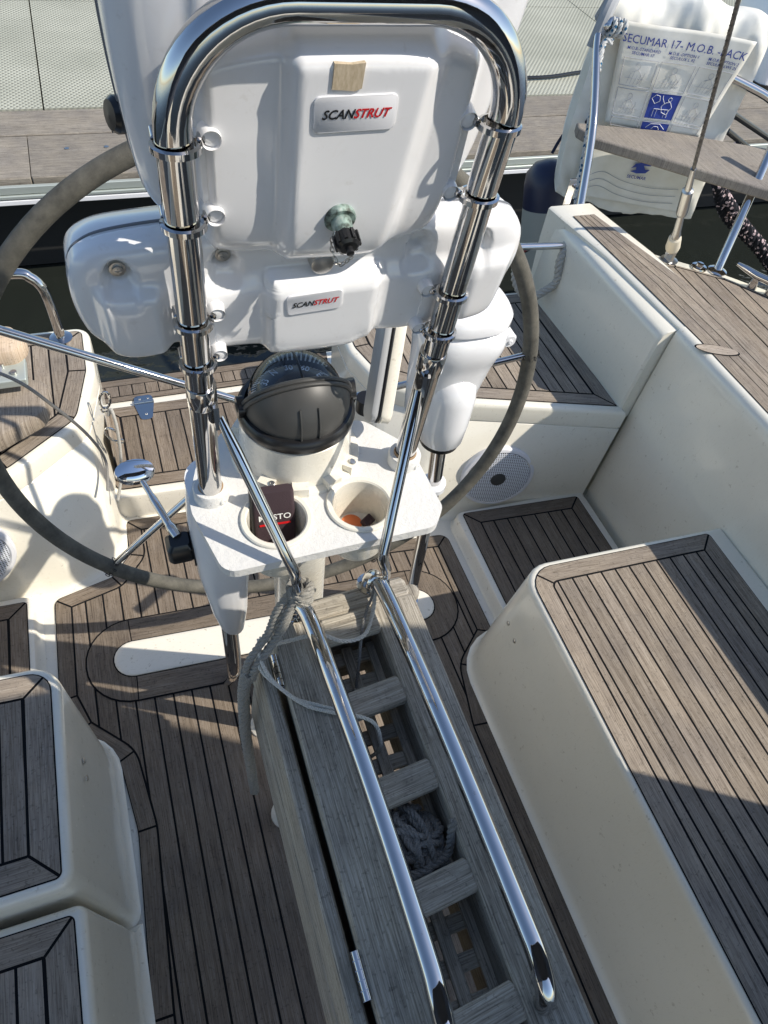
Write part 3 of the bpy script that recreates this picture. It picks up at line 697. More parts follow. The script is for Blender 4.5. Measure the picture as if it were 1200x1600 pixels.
b = B(); b.lathe(cn, ax, [(.0145, -.004), (.0145, .0015), (.0135, .003), (.0095, .0035), (.0088, .014), (.0088, .020)], 28); cb = b.build('socket', PATINA, pu)
b = B(); b.lathe(cn+ax*.017, ax, [(.0095, 0), (.0105, .001), (.0105, .012), (.008, .014), (.0035, .0142), (.0035, .020), (.0, .0205)], 20)
for k in range(10):
    a = 2*pi*k/10; q = EX*cos(a)+ax.cross(EX)*sin(a); b.box(cn+ax*.0235+q*.0108, (.0028, .0028, .010), Matrix((q, ax.cross(q), ax)).transposed())
b.build('cap', BLACK, cb)
b = B(); c0 = cn+ax*.016; pth = smooth_path([c0-EX*.010, c0-EX*.011-U*.012, c0-EX*.004-U*.030-N*.003, c0+EX*.004-U*.026-N*.004, c0+EX*.009-U*.012+ax*.01], 8); pth = resample(pth, .0052)
for i, p in enumerate(pth[:-1]):
    d = (pth[i+1]-p).normalized(); e = d.cross(N if i % 2 else EX).normalized(); b.tube([p+d*(.0036*cos(a))+e*(.0017*sin(a)) for a in [2*pi*k/10 for k in range(10)]], .00055, 5, closed=True)
b.build('keeper_chain', STEEL, cb)
b = B(); b.cyl(gl(-.006, .352, .012), gl(-.006, .352, .05), .012, .013, rnd=.002); b.build('cable_gland', STEEL, pl_)
# black knob on the upper pod's left flank
kb = B(); k0 = gl(-.160, .452, .105); kd = V((-1, -.35, .12)).normalized(); kb.lathe(k0, kd, [(.012, 0), (.0125, .003), (.0150, .005), (.0150, .013), (.012, .017), (.0, .018)], 16); kb.build('knob', BLACK, pu, angle=30)
#@@PEDESTAL
# ------------------------------------------------------------------ pedestal with tray
pd = thing('steering_pedestal', 'white steering pedestal with a chipped tray holding two cup holders', 'pedestal', (.19, .72, 0))
col = lambda cx, cy, z, rx, ry, n=28, p=2.6: [(cx+rx*(abs(cos(a))**(2/p))*(1 if cos(a) > 0 else -1), cy+ry*(abs(sin(a))**(2/p))*(1 if sin(a) > 0 else -1), z) for a in [2*pi*k/n for k in range(n)]]
b = B(); b.loft([col(.22, .74, .0, .085, .075), col(.22, .735, .03, .07, .06), col(.205, .68, .5, .044, .05), col(.184, .63, .985, .042, .045)]); b.build('column', IVORY, pd)
b = B(); b.loft([col(.075, .645, .985, .047, .05), col(.066, .635, .93, .044, .045), col(.064, .63, .80, .040, .038), col(.066, .628, .68, .030, .029), col(.068, .628, .61, .020, .021), col(.068, .628, .60, .017, .018)]); b.build('side_fairing', WHITE, pd)
tray = [(.050, .484, .022), (.335, .486, .022), (.357, .515, .02), (.352, .635, .015), (.300, .700, .03), (.100, .730, .03), (.046, .662, .012), (.028, .610, .012), (.028, .585, .01)]
holes = [((.131, .549), .0395), ((.247, .546), .0395)]
# tray top with two round holes, cut as strips round each hole
def tray_mesh():
    b = B(); out = rpoly(tray, 5)
    import mathutils
    from mathutils.geometry import delaunay_2d_cdt
    vs = [V(p) for p in out]; ed = [(i, (i+1) % len(out)) for i in range(len(out))]; fc = []
    for (cx, cy), r in holes:
        s0 = len(vs); vs += [V((cx+r*cos(2*pi*k/32), cy+r*sin(2*pi*k/32))) for k in range(32)]; ed += [(s0+k, s0+(k+1) % 32) for k in range(32)]
    ov, oe, of, *_ = delaunay_2d_cdt(vs, ed, [], 0, 1e-6)
    def inside(p, poly):
        c = False; j = len(poly)-1
        for i in range(len(poly)):
            if (poly[i][1] > p.y) != (poly[j][1] > p.y) and p.x < (poly[j][0]-poly[i][0])*(p.y-poly[i][1])/(poly[j][1]-poly[i][1])+poly[i][0]: c = not c
            j = i
        return c
    tri = []
    for f in of:
        c = sum((ov[i] for i in f), V((0, 0)))/len(f)
        if inside(c, out) and all((c-V(h)).length > r*.98 for h, r in holes): tri.append(f)
    top_ = b.add([(v.x, v.y, 1.0) for v in ov]); bot = b.add([(v.x, v.y, .986) for v in ov])
    for f in tri:
        a2 = sum(ov[f[i]].x*ov[f[(i+1) % 3]].y-ov[f[(i+1) % 3]].x*ov[f[i]].y for i in range(3)); f = f if a2 > 0 else f[::-1]
        b.face([top_[i] for i in f]); b.face([bot[i] for i in f[::-1]])
    n = len(out)
    o_ = b.add([(p[0], p[1], 1.0) for p in out]); u_ = b.add([(p[0], p[1], .986) for p in out])
    for i in range(n): j = (i+1) % n; b.face((u_[i], u_[j], o_[j], o_[i]))
    return b
tr_ = tray_mesh().build('tray', TRAYM, pd, smooth=False)
for i, ((cx, cy), r) in enumerate(holes):
    b = B(); b.lathe((cx, cy, 0), (0, 0, 1), [(.033, .918), (.036, .916), (.0405, .925), (.0415, .984), (.0415, 1.0005), (.0475, 1.0005), (.0475, 1.003), (.046, 1.0045), (.041, 1.0045), (.0388, 1.0025), (.0375, .99), (.035, .938), (.0, .936)], 48, cap0=True, cap1=False); b.build('cup_holder', IVORY, tr_, label='empty cup holder' if i else 'cup holder filled with a dark pouch')
for x, y in ((.058, .610), (.332, .607)):
    b = B(); b.lathe((x, y, 0), (0, 0, 1), [(.0235, .999), (.0235, 1.016), (.022, 1.019), (.0165, 1.0195)], 36, cap0=False, cap1=False); b.lathe((x, y, 0), (0, 0, 1), [(.0165, 1.0192), (.0150, 1.0235)], 28, cap0=False, cap1=False, mi=1)
    screw(b, (x+.012, y-.0205, 1.008), (.5, -.87, 0), .005); b.build('tube_socket', [TRAYM, RUST], tr_)
b = B(); CX, CY = .188, .668
b.lathe((CX, CY, 0), (0, 0, 1), [(.092, 1.0), (.090, 1.004), (.080, 1.006), (.0785, 1.012), (.0765, 1.060), (.0765, 1.067), (.072, 1.070), (.0, 1.070)], 64, cap0=False, cap1=False)
for a in (-2.3, -1.75, -1.2, -.72, .6, 2.5):
    M_ = Matrix.Rotation(a, 3, 'Z'); b.box(V((CX, CY, 1.008))+M_@V((.081, 0, 0)), (.022, .022, .016), M_)
b.build('compass_base', IVORY, pd, angle=30)
for a in (-.72, -2.2): b = B(); screw(b, (CX+.088*cos(a), CY+.088*sin(a), 1.0165), (cos(a)*.3, sin(a)*.3, 1), .005); b.build('screw', STEEL, pd)
b = B(); b.tube([(.142, .63, .97), (.142, .63, .6)], .014, 12); 
# ------------------------------------------------------------------ compass
cp = thing('compass', 'black binnacle compass with domed glass half under a grey hood', 'compass', (CX, CY, 1.046))
CC = V((CX, CY, 1.097)); RB = .0665
b = B(); b.lathe((CX, CY, 0), (0, 0, 1), [(.074, 1.070), (.0785, 1.072), (.0795, 1.079), (.0785, 1.086), (.075, 1.090), (.069, 1.091)], 56, cap1=False); b.build('bezel', BLACK, cp)
def sphere_part(c, r, test, nu=64, nv=40, th_=0):
    b = B(); g = {}
    for i in range(nv+1):
        for j in range(nu):
            ph = pi*i/nv; a = 2*pi*j/nu; g[i, j] = b.add([c+V((sin(ph)*cos(a), sin(ph)*sin(a), cos(ph)))*r])[0]
    for i in range(nv):
        for j in range(nu):
            q = [g[i, j], g[i+1, j], g[i+1, (j+1) % nu], g[i, (j+1) % nu]]; m_ = sum((b.v[k] for k in q), V())/4
            if test((m_-c).normalized()): b.face(q)
    return b
DG = bpy.data.materials.new('compass_dome'); DG.use_nodes = True; t = DG.node_tree; t.nodes.clear()
mo = t.nodes.new('ShaderNodeOutputMaterial'); mx = t.nodes.new('ShaderNodeMixShader'); fr_ = t.nodes.new('ShaderNodeFresnel'); fr_.inputs[0].default_value = 1.5
tb_ = t.nodes.new('ShaderNodeBsdfTransparent'); tb_.inputs[0].default_value = (.80, .85, .92, 1); gb = t.nodes.new('ShaderNodeBsdfGlossy'); gb.inputs['Roughness'].default_value = .02
t.links.new(fr_.outputs[0], mx.inputs[0]); t.links.new(tb_.outputs[0], mx.inputs[1]); t.links.new(gb.outputs[0], mx.inputs[2]); t.links.new(mx.outputs[0], mo.inputs[0])
sphere_part(CC, RB*.96, lambda d: d.z > -.05).build('dome', DG, cp)
sphere_part(CC, RB*.965, lambda d: d.z < -.02).build('bowl', BLACK, cp)
b = B(); b.lathe(CC, (0, 0, 1), [(.0625, .000), (.0600, .004), (.050, .012), (.030, .016), (0, .017)], 56, cap0=False, cap1=False); b.build('compass_card', PRINTK, cp)
# hood: spun round the tilt axis so its rim is clean
bt = V((0, -.50, .866)); hd = V((0, -.866, -.50)); b = B()
loops = []
for k in range(22):
    ph = (pi/2)*(1-k/21*.999); rr = (RB+.0045); loops.append([CC+(EX*cos(a)+bt*sin(a))*rr*sin(ph)+hd*rr*cos(ph) for a in [2*pi*q/56 for q in range(56)]])
b.loft(loops, False, False); o = b.build('hood', HOOD, cp); sm_ = o.modifiers.new('thick', 'SOLIDIFY'); sm_.thickness = .003
b = B(); b.tube([CC+(EX*cos(a)+bt*sin(a))*(RB+.0055) for a in [2*pi*q/56 for q in range(56)]], .0035, 10, closed=True); b.tube([CC+(EX*cos(a)+bt*sin(a))*(RB+.0055)+hd*.006 for a in [2*pi*q/56 for q in range(56)]], .003, 10, closed=True); b.build('hood_rim', HOOD, cp)
b = B()
for x0 in (-.012, .012): b.tube([CC+V((x0, 0, 0))+(hd*cos(a)+bt*sin(a))*(sqrt((RB+.0060)**2-x0*x0)) for a in [pi/2*q/20-.5 for q in range(21)]], .0012, 6)
b.build('hood_rib', HOOD, cp)
for s2 in (-1, 1):
    b = B(); b.loft([[CC+V((s2*(RB+.006+k), 0, 0))+bt*y+hd*x for x, y in rrect(.026, .024, .008)] for k in (-.002, .007)]); b.cyl(CC+V((s2*(RB+.007), 0, 0)), CC+V((s2*(RB+.015), 0, 0)), .007, rnd=.002); b.build('pivot', BLACK, cp)
b = B()
def onc(az, rr, dz_=.0012): return CC+V((cos(az)*rr, sin(az)*rr, (.004+(.060-rr)*.8 if rr > .05 else .012+(.05-rr)*.2)+dz_))
for k in range(72):
    az = radians(5*k); r0 = .0500 if k % 6 == 0 else .0530; w2 = .0013 if k % 6 == 0 else .0009; tg = V((-sin(az), cos(az), 0))*w2
    b.face(b.add([onc(az, r0)-tg, onc(az, .0595)-tg, onc(az, .0595)+tg, onc(az, r0)+tg]))
for k, s3 in enumerate(('E', '60', '30', 'N', '33', '30', 'W', '24', '21', 'S', '15', '12')):
    az = radians(30*k+30); p = onc(az, .0425, .0022); text_into(b, s3, p, (sin(az), -cos(az), 0), (cos(az), sin(az), 0), .0125, bold=.015)
b.build('compass_card_marks', PRINTW, cp, smooth=False)
b = B(); b.tube([CC+V((0, cos(a), sin(a)))*RB*.965 for a in [pi*q/40 for q in range(41)]], .0016, 8); b.build('lubber_band', BLACK, cp)
# pouch and odds in the cup holders
po = thing('pouch', 'dark maroon fabric pouch with white lettering standing in the left cup holder', 'pouch', (.131, .549, .922))
b = B(); pts = []
cx, cy = .131, .552; ex_ = V((1, -.06, 0)).normalized(); up_ = V((.02, .30, 1)).normalized(); nn = ex_.cross(up_)
b.loft([[V((cx, cy, .926))+ex_*x*kx+nn*y+up_*h for x, y in rrect(.056, .018, .006)] for h, kx in ((0, .95), (.03, 1), (.07, 1.02), (.100, 1.0), (.103, .95))]); b.build('fabric_body', MAROON, po)
b = B(); b.loft([[V((cx, cy, .926))+ex_*(x-.028)+nn*y+up_*h for x, y in rrect(.006, .013, .002)] for h in (.0, .107)]); b.build('zip_edge', BLACK, po)
b = B(); oo = V((cx, cy, .926))+up_*.064+nn*(-.0099 if nn.y > 0 else .0099); text_into(b, 'MUSTO', oo, ex_, up_, .0125, xs=1.05, bold=.01); b.build('lettering', PRINTW, po, smooth=False)
b = B(); q = oo-up_*.011; b.loft([[q+ex_*x+up_*y+nn*d for x, y in ((-.021, -.0015), (.021, -.0015), (.021, .0015), (-.021, .0015))] for d in (-.0003, .0003)]); b.build('red_stripe', PRINTR, po, smooth=False)
b = B(); b.lathe((.243, .560, .9375), (0, 0, 1), [(.015, 0), (.015, .005), (.012, .006), (0, .006)], 24, cap1=False); b.build('bottle_cap', ORANGE, label='orange cap lying inside the right cup holder', cat='cap')
b = B(); b.box((.266, .556, .944), (.018, .014, .010), Matrix.Rotation(.6, 3, 'Z')@Matrix.Rotation(.4, 3, 'X')); b.build('wood_scrap', MAROON, smooth=False, bevel=.002, label='small dark scrap lying beside the cap in the cup holder', cat='scrap')
# gear lever on the left of the pedestal
gv = thing('gear_lever', 'chrome engine lever with oval polished knob left of the pedestal', 'lever', (.012, .645, .86))
b = B(); b.loft([[V((-.036, .742, .925))+V((x*k, y*.6*k, y*.35*k+d)) for x, y in [(.029*cos(a), .024*sin(a)) for a in [2*pi*q/28 for q in range(28)]]] for k, d in ((.6, -.011), (.95, -.006), (1, 0), (.95, .005), (.6, .0085), (.2, .0095))]); b.build('knob', MIRR, gv)
b = B(); b.tube(smooth_path([(-.030, .735, .918), (-.018, .705, .900), (-.004, .668, .882), (.004, .650, .872)], 5), [.0045]*5+[.006]*6+[.008]*5, 14); b.build('lever_arm', CHROME, gv)
b = B(); b.loft([[(.006+x*k, .642+y*k, z) for x, y in rrect(.040, .036, .008)] for k, z in ((.9, .835), (1, .84), (1, .866), (.7, .874))]); b.build('lever_hub', BLACK, gv)
b = B(); b.loft([[(x_, .645+x, .852+y) for x, y in rrect(.05, .06, .008)] for x_ in (.022, .034)]); b.build('mount_plate', BLACK, gv)
#@@WHEEL
# ------------------------------------------------------------------ wheel
WC = V((.233, .92, .816)); WR = .499; wt = .114; wy = -.041; WA = V((cos(wy), sin(wy), 0)); WB = V((-sin(wy)*sin(wt), cos(wy)*sin(wt), cos(wt))); WN = WA.cross(WB)
wh = thing('steering_wheel', 'large steering wheel with grey leather rim and thin stainless spokes', 'steering wheel', WC)
W = lambda a, r, d=0: WC+(WA*cos(a)+WB*sin(a))*r+WN*d
b = B(); b.tube([W(2*pi*k/128, WR) for k in range(128)], .0150, 18, closed=True); b.build('rim', LEATHER, wh)
for k, ad in enumerate((152, 223, 294, 8, 80)):
    a = radians(ad)
    b = B(); b.tube([W(a, .03, -.06*0), W(a, WR*.5), W(a, WR-.010)], .0072, 14); b.build('spoke', CHROME, wh)
    b = B(); 
    for q in range(9):
        z_ = 2*pi*q/9; b.tube([W(a+sin(2*pi*t_/8)*.010, WR+.018*cos(z_), .018*sin(z_)+.003*cos(2*pi*t_/8)) for t_ in range(8)], .0009, 4, closed=True)
    b.build('stitching', BLACK, wh)
b = B(); b.lathe(WC-WN*.03, WN, [(.03, 0), (.045, .005), (.048, .03), (.04, .055), (.02, .06)], 32); b.build('hub', CHROME, wh)
b = B(); b.cyl(WC+WN*.02, V((.20, .66, .80)), .032, .036); b.build('axle_housing', BLACK, pd)
GREYS = mat('grey_shell', (.36, .37, .38), .4)
# ------------------------------------------------------------------ pod seen edge-on and tapered housing on its pole
sp_ = thing('chart_plotter_case', 'narrow white case seen edge on with black seam behind the compass', 'case', (.31, .70, 1.0))
e0, e1 = V((.300, .66, 1.035)), V((.347, .755, 1.17)); ud = (e1-e0).normalized()
sd = V((1, -.15, -.15)); sd = (sd-ud*sd.dot(ud)).normalized(); fd = ud.cross(sd)
def slab(x0, x1, dp, m, nm, par, r=.006):
    b = B(); L = (e1-e0).length
    b.loft([[e0-fd*dp/2*0+sd*xx+ud*(L/2+y*k)+fd*(x*k) for x, y in rrect(dp, L, .015)] for xx, k in ((x0, .96), (x0+.002, 1), (x1-.002, 1), (x1, .96))]); return b.build(nm, m, par)
slab(-.011, -.001, .044, GREYS, 'back_shell', sp_); slab(-.0012, .0032, .047, BLACK, 'gasket', sp_); slab(.003, .019, .046, IVORY, 'front_shell', sp_)
b = B(); b.cyl((.318, .735, .985), (.318, .735, 1.01), .016); b.cyl((.30, .745, 1.02), (.27, .75, 1.02), .02, .016, rnd=.003); b.build('tension_knob', BLACK, sp_)
th_ = thing('tapered_housing', 'tapered white plastic housing clamped on a stainless pole right of the compass', 'housing', (.55, .86, .8))
hs = lambda cx, cy, z, rx, ry: col(cx, cy, z, rx, ry, 40, 2.7)
b = B(); b.loft([hs(.495, .83, .845, .050, .035), hs(.496, .83, .86, .055, .045), hs(.500, .83, .93, .062, .055), hs(.505, .83, .985, .068, .060), hs(.507, .83, 1.005, .071, .064), hs(.509, .83, 1.018, .074, .068), hs(.510, .83, 1.035, .076, .069), hs(.511, .83, 1.055, .075, .066), hs(.511, .83, 1.065, .069, .058)])
b.build('shell', WHITE, th_, angle=70)
b = B(); b.loft([hs(.511, .83, 1.066, .067, .055), hs(.511, .83, 1.069, .073, .064), hs(.511, .83, 1.085, .073, .064), hs(.511, .83, 1.098, .064, .055), hs(.511, .83, 1.101, .045, .035)]); b.build('lid', WHITE, th_, angle=70)
b = B(); b.loft([col(.500, .795, z, rx, rx, 32, 2) for z, rx in ((.818, .036), (.826, .042), (.87, .045), (.93, .045), (.955, .040), (.972, .028), (.98, .012))]); b.build('pole_socket', WHITE, th_)
b = B(); b.loft([col(.500, .795, z, rx, rx, 32, 2) for z, rx in ((.811, .034), (.811, .037), (.818, .037))]); b.build('gasket', BLACK, th_)
b = B(); b.loft([[V((.574, .785, 1.045))+V((x, 0, y))+V((0, d, 0)) for x, y in rrect(.024*k, .026*k, .011)] for d, k in ((-.010, .8), (-.007, 1), (.02, 1))]); screw(b, (.574, .7745, 1.045), (0, -1, .1), .004); b.build('screw_ear', WHITE, th_)
P0, P1 = V((.604, .899, .008)), V((.500, .795, .83)); Pm = V((.525, .812, .66))
b = B(); b.tube([P0, P0.lerp(Pm, .5), Pm, P1], .0150, 24); b.build('pole', CHROME, th_)
b = B(); b.lathe(P0-V((0, 0, .002)), (0, 0, 1), [(.03, 0), (.03, .004), (.018, .007)], 28); b.build('foot', CHROME, th_)
b = B(); b.lathe(Pm+V((0, 0, -.012)), (P1-Pm), [(.024, 0), (.0255, .002), (.0255, .016), (.022, .020), (.016, .0205)], 30); b.box(Pm+V((-.06, -.04, -.006)), (.10, .02, .014), Matrix.Rotation(.6, 3, 'Z')); b.build('pole_bracket', WHITE, th_)
#@@TABLE
# ------------------------------------------------------------------ table
ZT = .77
tb = thing('cockpit_table', 'weathered teak folding table with slatted centre, hanging leaves and two chrome grab rails', 'table', (.23, .25, 0))
def tboard(nm, pts, z, th2=.022, tone=1., wdir=(1, 0, 0), label=None):
    b = B(); (x0, y0), (x1, y1), wd_ = pts; b.board((x0, y0, z-th2/2), (x1, y1, z-th2/2), wdir, wd_, th2, tone, ch=.003); return b.build(nm, TEAKT, tb, smooth=False, label=label)
tboard('side_board', ((.148, .515), (.148, -.35), .074), ZT, .028, 1.0)
tboard('side_board', ((.313, .518), (.313, -.35), .074), ZT, .028, .95)
b = B(); b.board((.12, .528, ZT-.012), (.345, .536, ZT-.012), (0, 1, 0), .040, .026, 1.05, ch=.006); b.build('end_board', TEAKT, tb, smooth=False)
b = B(); b.board((.187, .487, ZT-.005), (.279, .490, ZT-.005), (0, 1, 0), .046, .018, 1.12, ch=.005); b.build('end_slat', TEAKT, tb, smooth=False)
for y in (.366, .236, .101, -.040, -.18, -.32):
    b = B(); b.board((.184, y-.004, ZT-.010), (.277, y+.004, ZT-.010), (0, 1, 0), .042, .018, random.uniform(.95, 1.12), ch=.003); b.build('slat', TEAKT, tb, smooth=False)
b = B(); b.cyl((.35, .525, ZT-.022), (.35, .525, ZT-.004), .014, rnd=.004); b.build('end_button', TEAKT, tb)
# leaves, folded down
def leaf(nm, xt, xb, lab):
    p = B(); wv = V((xb-xt, 0, -.21)).normalized()
    c0 = V((xt, 0, ZT-.02))
    for k, (a_, b_) in enumerate(((.0, .10), (.103, .205))):
        m_ = c0+wv*(a_+b_)/2
        p.board((m_.x, .495-.01*k, m_.z), (m_.x, -.35, m_.z), wv, b_-a_, .020, random.uniform(.85, 1.05), ch=.003)
    p.build(nm, TEAKT, tb, smooth=False, label=lab)
leaf('leaf', .092, .076, 'left leaf hanging slightly open'); leaf('leaf', .3435, .3475, 'right leaf hanging down')
for x in (.120, .322):
    b = B(); b.board((x, .490, ZT-.15), (x, -.35, ZT-.15), (0, 0, 1), .24, .014, .7, ch=.001); b.build('apron', TEAKT, tb, smooth=False)
b = B(); b.board((.106, .490, ZT-.20), (.106, -.35, ZT-.20), (1, 0, 0), .016, .012, .7, ch=.001); b.build('leaf_stop', TEAKT, tb, smooth=False)
for y in (.447, .046, -.3):
    b = B(); b.box((.106, y, ZT-.010), (.010, .052, .006))
    for k in range(5): b.cyl((.106, y-.026+k*.0104+.0005, ZT-.004), (.106, y-.026+(k+1)*.0104-.0005, ZT-.004), .0052, n=14)
    b.build('hinge', CHROME, tb)
# bottle box under the slats: walls, dividers and gratings
for x in (.180, .281):
    b = B(); b.board((x, .50, .665), (x, -.34, .665), (0, 0, 1), .17, .012, .75, ch=.001); b.build('box_wall', TEAKT, tb, smooth=False)
for y in (.495, -.335):
    b = B(); b.board((.187, y, .66), (.275, y, .66), (0, 0, 1), .16, .012, .7, ch=.001); b.build('box_divider', TEAKT, tb, smooth=False)
b = B(); y = .47
while y > -.33: b.board((.187, y, .690), (.275, y, .690), (0, 1, 0), .022, .010, random.uniform(1.0, 1.2), ch=.001); y -= .045
for x in (.187, .229, .271): b.board((x, .485, .6985), (x, -.33, .6985), (1, 0, 0), .018, .007, random.uniform(1.0, 1.2), ch=.001)
b.build('grating', TEAKT, tb, smooth=False)
def rail(nm, pts):
    b = B(); b.tube(smooth_path(pts, 8), .0128, 24); o = b.build(nm, CHROME, tb)
    for e in (pts[0],):
        f_ = B(); f_.lathe(V((e[0], e[1], ZT)), (0, 0, 1), [(.021, 0), (.021, .003), (.014, .006)], 26); f_.build('rail_foot', CHROME, o)
rail('grab_rail', [(.156, .535, ZT), (.156, .534, .79), (.160, .522, .806), (.167, .490, .812), (.174, .35, .813), (.178, .20, .813), (.178, .04, .813), (.176, .0, .812), (.175, -.030, .803), (.175, -.046, .785), (.175, -.050, ZT-.01)])
rail('grab_rail', [(.285, .552, ZT), (.285, .551, .79), (.287, .540, .806), (.292, .505, .812), (.298, .35, .813), (.301, .20, .813), (.302, .04, .813), (.302, .0, .812), (.301, -.030, .803), (.301, -.046, .785), (.301, -.050, ZT-.01)])
for s_, x in ((SL1, .156), (SR1, .288)):
    b = B(); q = V((x, .528, .806)); b.tube([q+V((.0165*cos(a), .006*sin(a), .0165*sin(a))) for a in [2*pi*k/24 for k in range(24)]], .0035, 8, closed=True); b.tube([q+V((0, .004, .015)), s_], .006, 12); b.build('strut_ring', CHROME, gt)
b = B(); b.loft([col(.23, .25, z, rx, ry, 28) for z, rx, ry in ((.005, .06, .12), (.02, .055, .11), (.03, .035, .06), (.58, .03, .05))]); b.build('table_foot', BLACK, tb)
for y in (.66, .44): 
    b = B(); b.loft([col(.120, y, z, r_, r_, 24, 2) for z, r_ in ((.005, .035), (.012, .034), (.020, .024), (.05, .02))]); b.cyl((.12, y, .03), (.15, y*.9+.02, .60), .018); b.build('table_leg', IVORY, tb)
#@@ROPES
# ------------------------------------------------------------------ ropes
b = B()
K = V((.146, .480, .922))
for k in range(4):
    b_ = [K+V((.014*cos(a), .012*sin(a), -.012+.008*k+.004*sin(a*2+k))) for a in [2*pi*q/14+k for q in range(15)]]; rope(b, b_, .0062, 3, .03, 4)
for dx_, dy_ in ((-.012, .0), (0, -.008), (.010, .002)):
    rope(b, [K+V((dx_*.6-.008, dy_, 0)), K+V((-.022+dx_, dy_-.003, -.035)), V((.110+dx_*1.0, .474+dy_, .835)), V((.076+dx_*.9, .462+dy_, .785)), V((.064+dx_*.4, .456, .735))], .0062, 3, .028, 8)
rope(b, [(.062, .458, .765), (.054, .455, .70), (.050, .453, .55), (.052, .453, .40), (.055, .453, .20)], .0100, 3, .034, 8)
b.build('tied_rope', ROPEN, label='thick off white rope knotted round the left rail end and hanging beside the table', cat='rope')
def cord(nm, pts, r, m, label, cat='cord', laid=True):
    b = B()
    if laid: rope(b, pts, r, 3, r*6, 10, 5)
    else: b.tube(smooth_path(pts, 10), r, 8)
    b.build(nm, m, label=label, cat=cat)
cord('thin_cord', [(.110, .478, .79), (.135, .480, .787), (.175, .470, .802), (.21, .458, .785), (.245, .462, .778), (.268, .490, .782), (.283, .525, .81), (.288, .540, .824)], .0034, CORDW, 'thin white cord lying across the aft end of the table')
cord('thin_cord', [(.086, .478, .82), (.083, .455, .80), (.094, .425, .785), (.118, .395, .7745), (.140, .380, .7745), (.162, .366, .776), (.175, .360, .776)], .0030, CORDW, 'double loop of thin white cord hanging from the knot over the left table board')
cord('thin_cord', [(.090, .480, .82), (.080, .45, .79), (.100, .415, .782), (.130, .381, .7745), (.165, .358, .7765), (.205, .340, .772), (.222, .325, .76), (.224, .305, .73), (.215, .31, .68)], .0030, CORDW, 'thin white cord dropping between the table slats')
cord('thin_cord', [(.287, .54, .83), (.275, .515, .80), (.262, .50, .787), (.245, .470, .775), (.230, .43, .73), (.22, .405, .68)], .0026, ROPEG, 'slack grey cord falling into the first table opening')
b = B()
for k in range(9):
    cx, cy, a0 = .229+random.uniform(-.006, .006), .170+random.uniform(-.006, .006), random.uniform(0, 6)
    rx, ry, zz = random.uniform(.020, .036), random.uniform(.030, .048), .690+.0035*k
    pts = [(cx+rx*cos(a), cy+ry*sin(a), zz+.006*sin(2*a+a0)) for a in [2*pi*q/12+a0 for q in range(13)]]; rope(b, pts, .0058, 3, .024, 4, 5)
for k in range(9):
    x = .196+k*.0075; rope(b, [(x, .205, .70), (x+random.uniform(-.004, .006), .19, .73), (x+random.uniform(-.006, .008), .165, .735+.003*(k % 2)), (x+random.uniform(-.006, .010), .142, .725), (x+.004, .132, .70)], .0056, 3, .022, 6, 5)
rope(b, [(.19, .137, .722), (.21, .131, .73), (.24, .134, .733), (.262, .140, .735), (.268, .150, .748), (.272, .163, .765), (.277, .171, .776)], .0062, 3, .024, 6)
for k in range(16):
    a = random.uniform(-.9, .9)+(pi/2 if k % 3 else .2); L2 = random.uniform(.026, .044); c = V((.229+random.uniform(-.018, .018), .170+random.uniform(-.018, .018), .728+.0015*k)); d = V((cos(a), sin(a), 0)); e = V((-sin(a), cos(a), 0))
    rope(b, [c-d*L2-V((0, 0, .012)), c-d*L2*.6+e*random.uniform(-.008, .008), c+e*random.uniform(-.010, .010), c+d*L2*.6+e*random.uniform(-.008, .008), c+d*L2-V((0, 0, .012))], .0052, 3, .020, 6, 5)
b.build('rope_coil', ROPEG, label='grey rope coiled inside the table between two slats', cat='rope')
# ------------------------------------------------------------------ port quarter fittings
pr = thing('pushpit_rail', 'short bent stainless rail post standing on the port helm seat corner', 'rail', (-.185, 1.72, .421))
b = B(); b.tube(smooth_path([(-.185, 1.725, .421), (-.188, 1.73, .52), (-.195, 1.735, .575), (-.215, 1.74, .605), (-.25, 1.745, .618), (-.40, 1.75, .61), (-.9, 1.76, .60)], 8), .0135, 20); b.build('tube', CHROME, pr)
b = B(); b.lathe((-.185, 1.725, .421), (0, 0, 1), [(.030, 0), (.030, .004), (.016, .008)], 28); b.build('base_flange', CHROME, pr)
br = thing('outboard_bracket', 'weathered wooden clamp block with grey plastic plate over the port helm seat', 'bracket', (-.42, 1.33, .45))
def pad(pts, th2, z, m, nm):
    b = B(); b.loft([[(x, y, zz) for x, y in rpoly(offset(pts, d), 5)] for d, zz in ((.010, z), (.003, z+.004), (0, z+.012), (0, z+th2-.012), (.004, z+th2-.004), (.012, z+th2))]); b.build(nm, m, br)
pad([(-.75, 1.46, .02), (-.26, 1.46, .03), (-.235, 1.51, .03), (-.27, 1.565, .03), (-.75, 1.56, .02)], .05, .555, WOOD, 'upper_wood_block')
pad([(-.75, 1.27, .02), (-.34, 1.27, .06), (-.225, 1.34, .05), (-.205, 1.46, .04), (-.75, 1.48, .02)], .05, .470, TEAK, 'lower_wood_block')
b = B(); b.box((-.43, 1.445, .555), (.36, .080, .022)); b.build('grey_frame', ALU, br, smooth=False, bevel=.004)
b = B(); b.box((-.45, 1.45, .560), (.30, .050, .020)); b.build('grey_plate', GREYP, br, smooth=False, bevel=.004)
b = B(); b.cyl((-.275, 1.43, .566), (-.275, 1.43, .572), .007); b.cyl((-.30, 1.46, .566), (-.30, 1.46, .574), .005); b.build('bolt', STEEL, br)
cord('lashing_line', [(-.40, 1.35, .72), (-.262, 1.30, .665), (-.20, 1.31, .56), (-.15, 1.34, .42), (-.130, 1.36, .30), (-.140, 1.30, .25)], .0038, ROPEG, 'thin lashing line running down from the wooden bracket past the helm seat corner', laid=False)
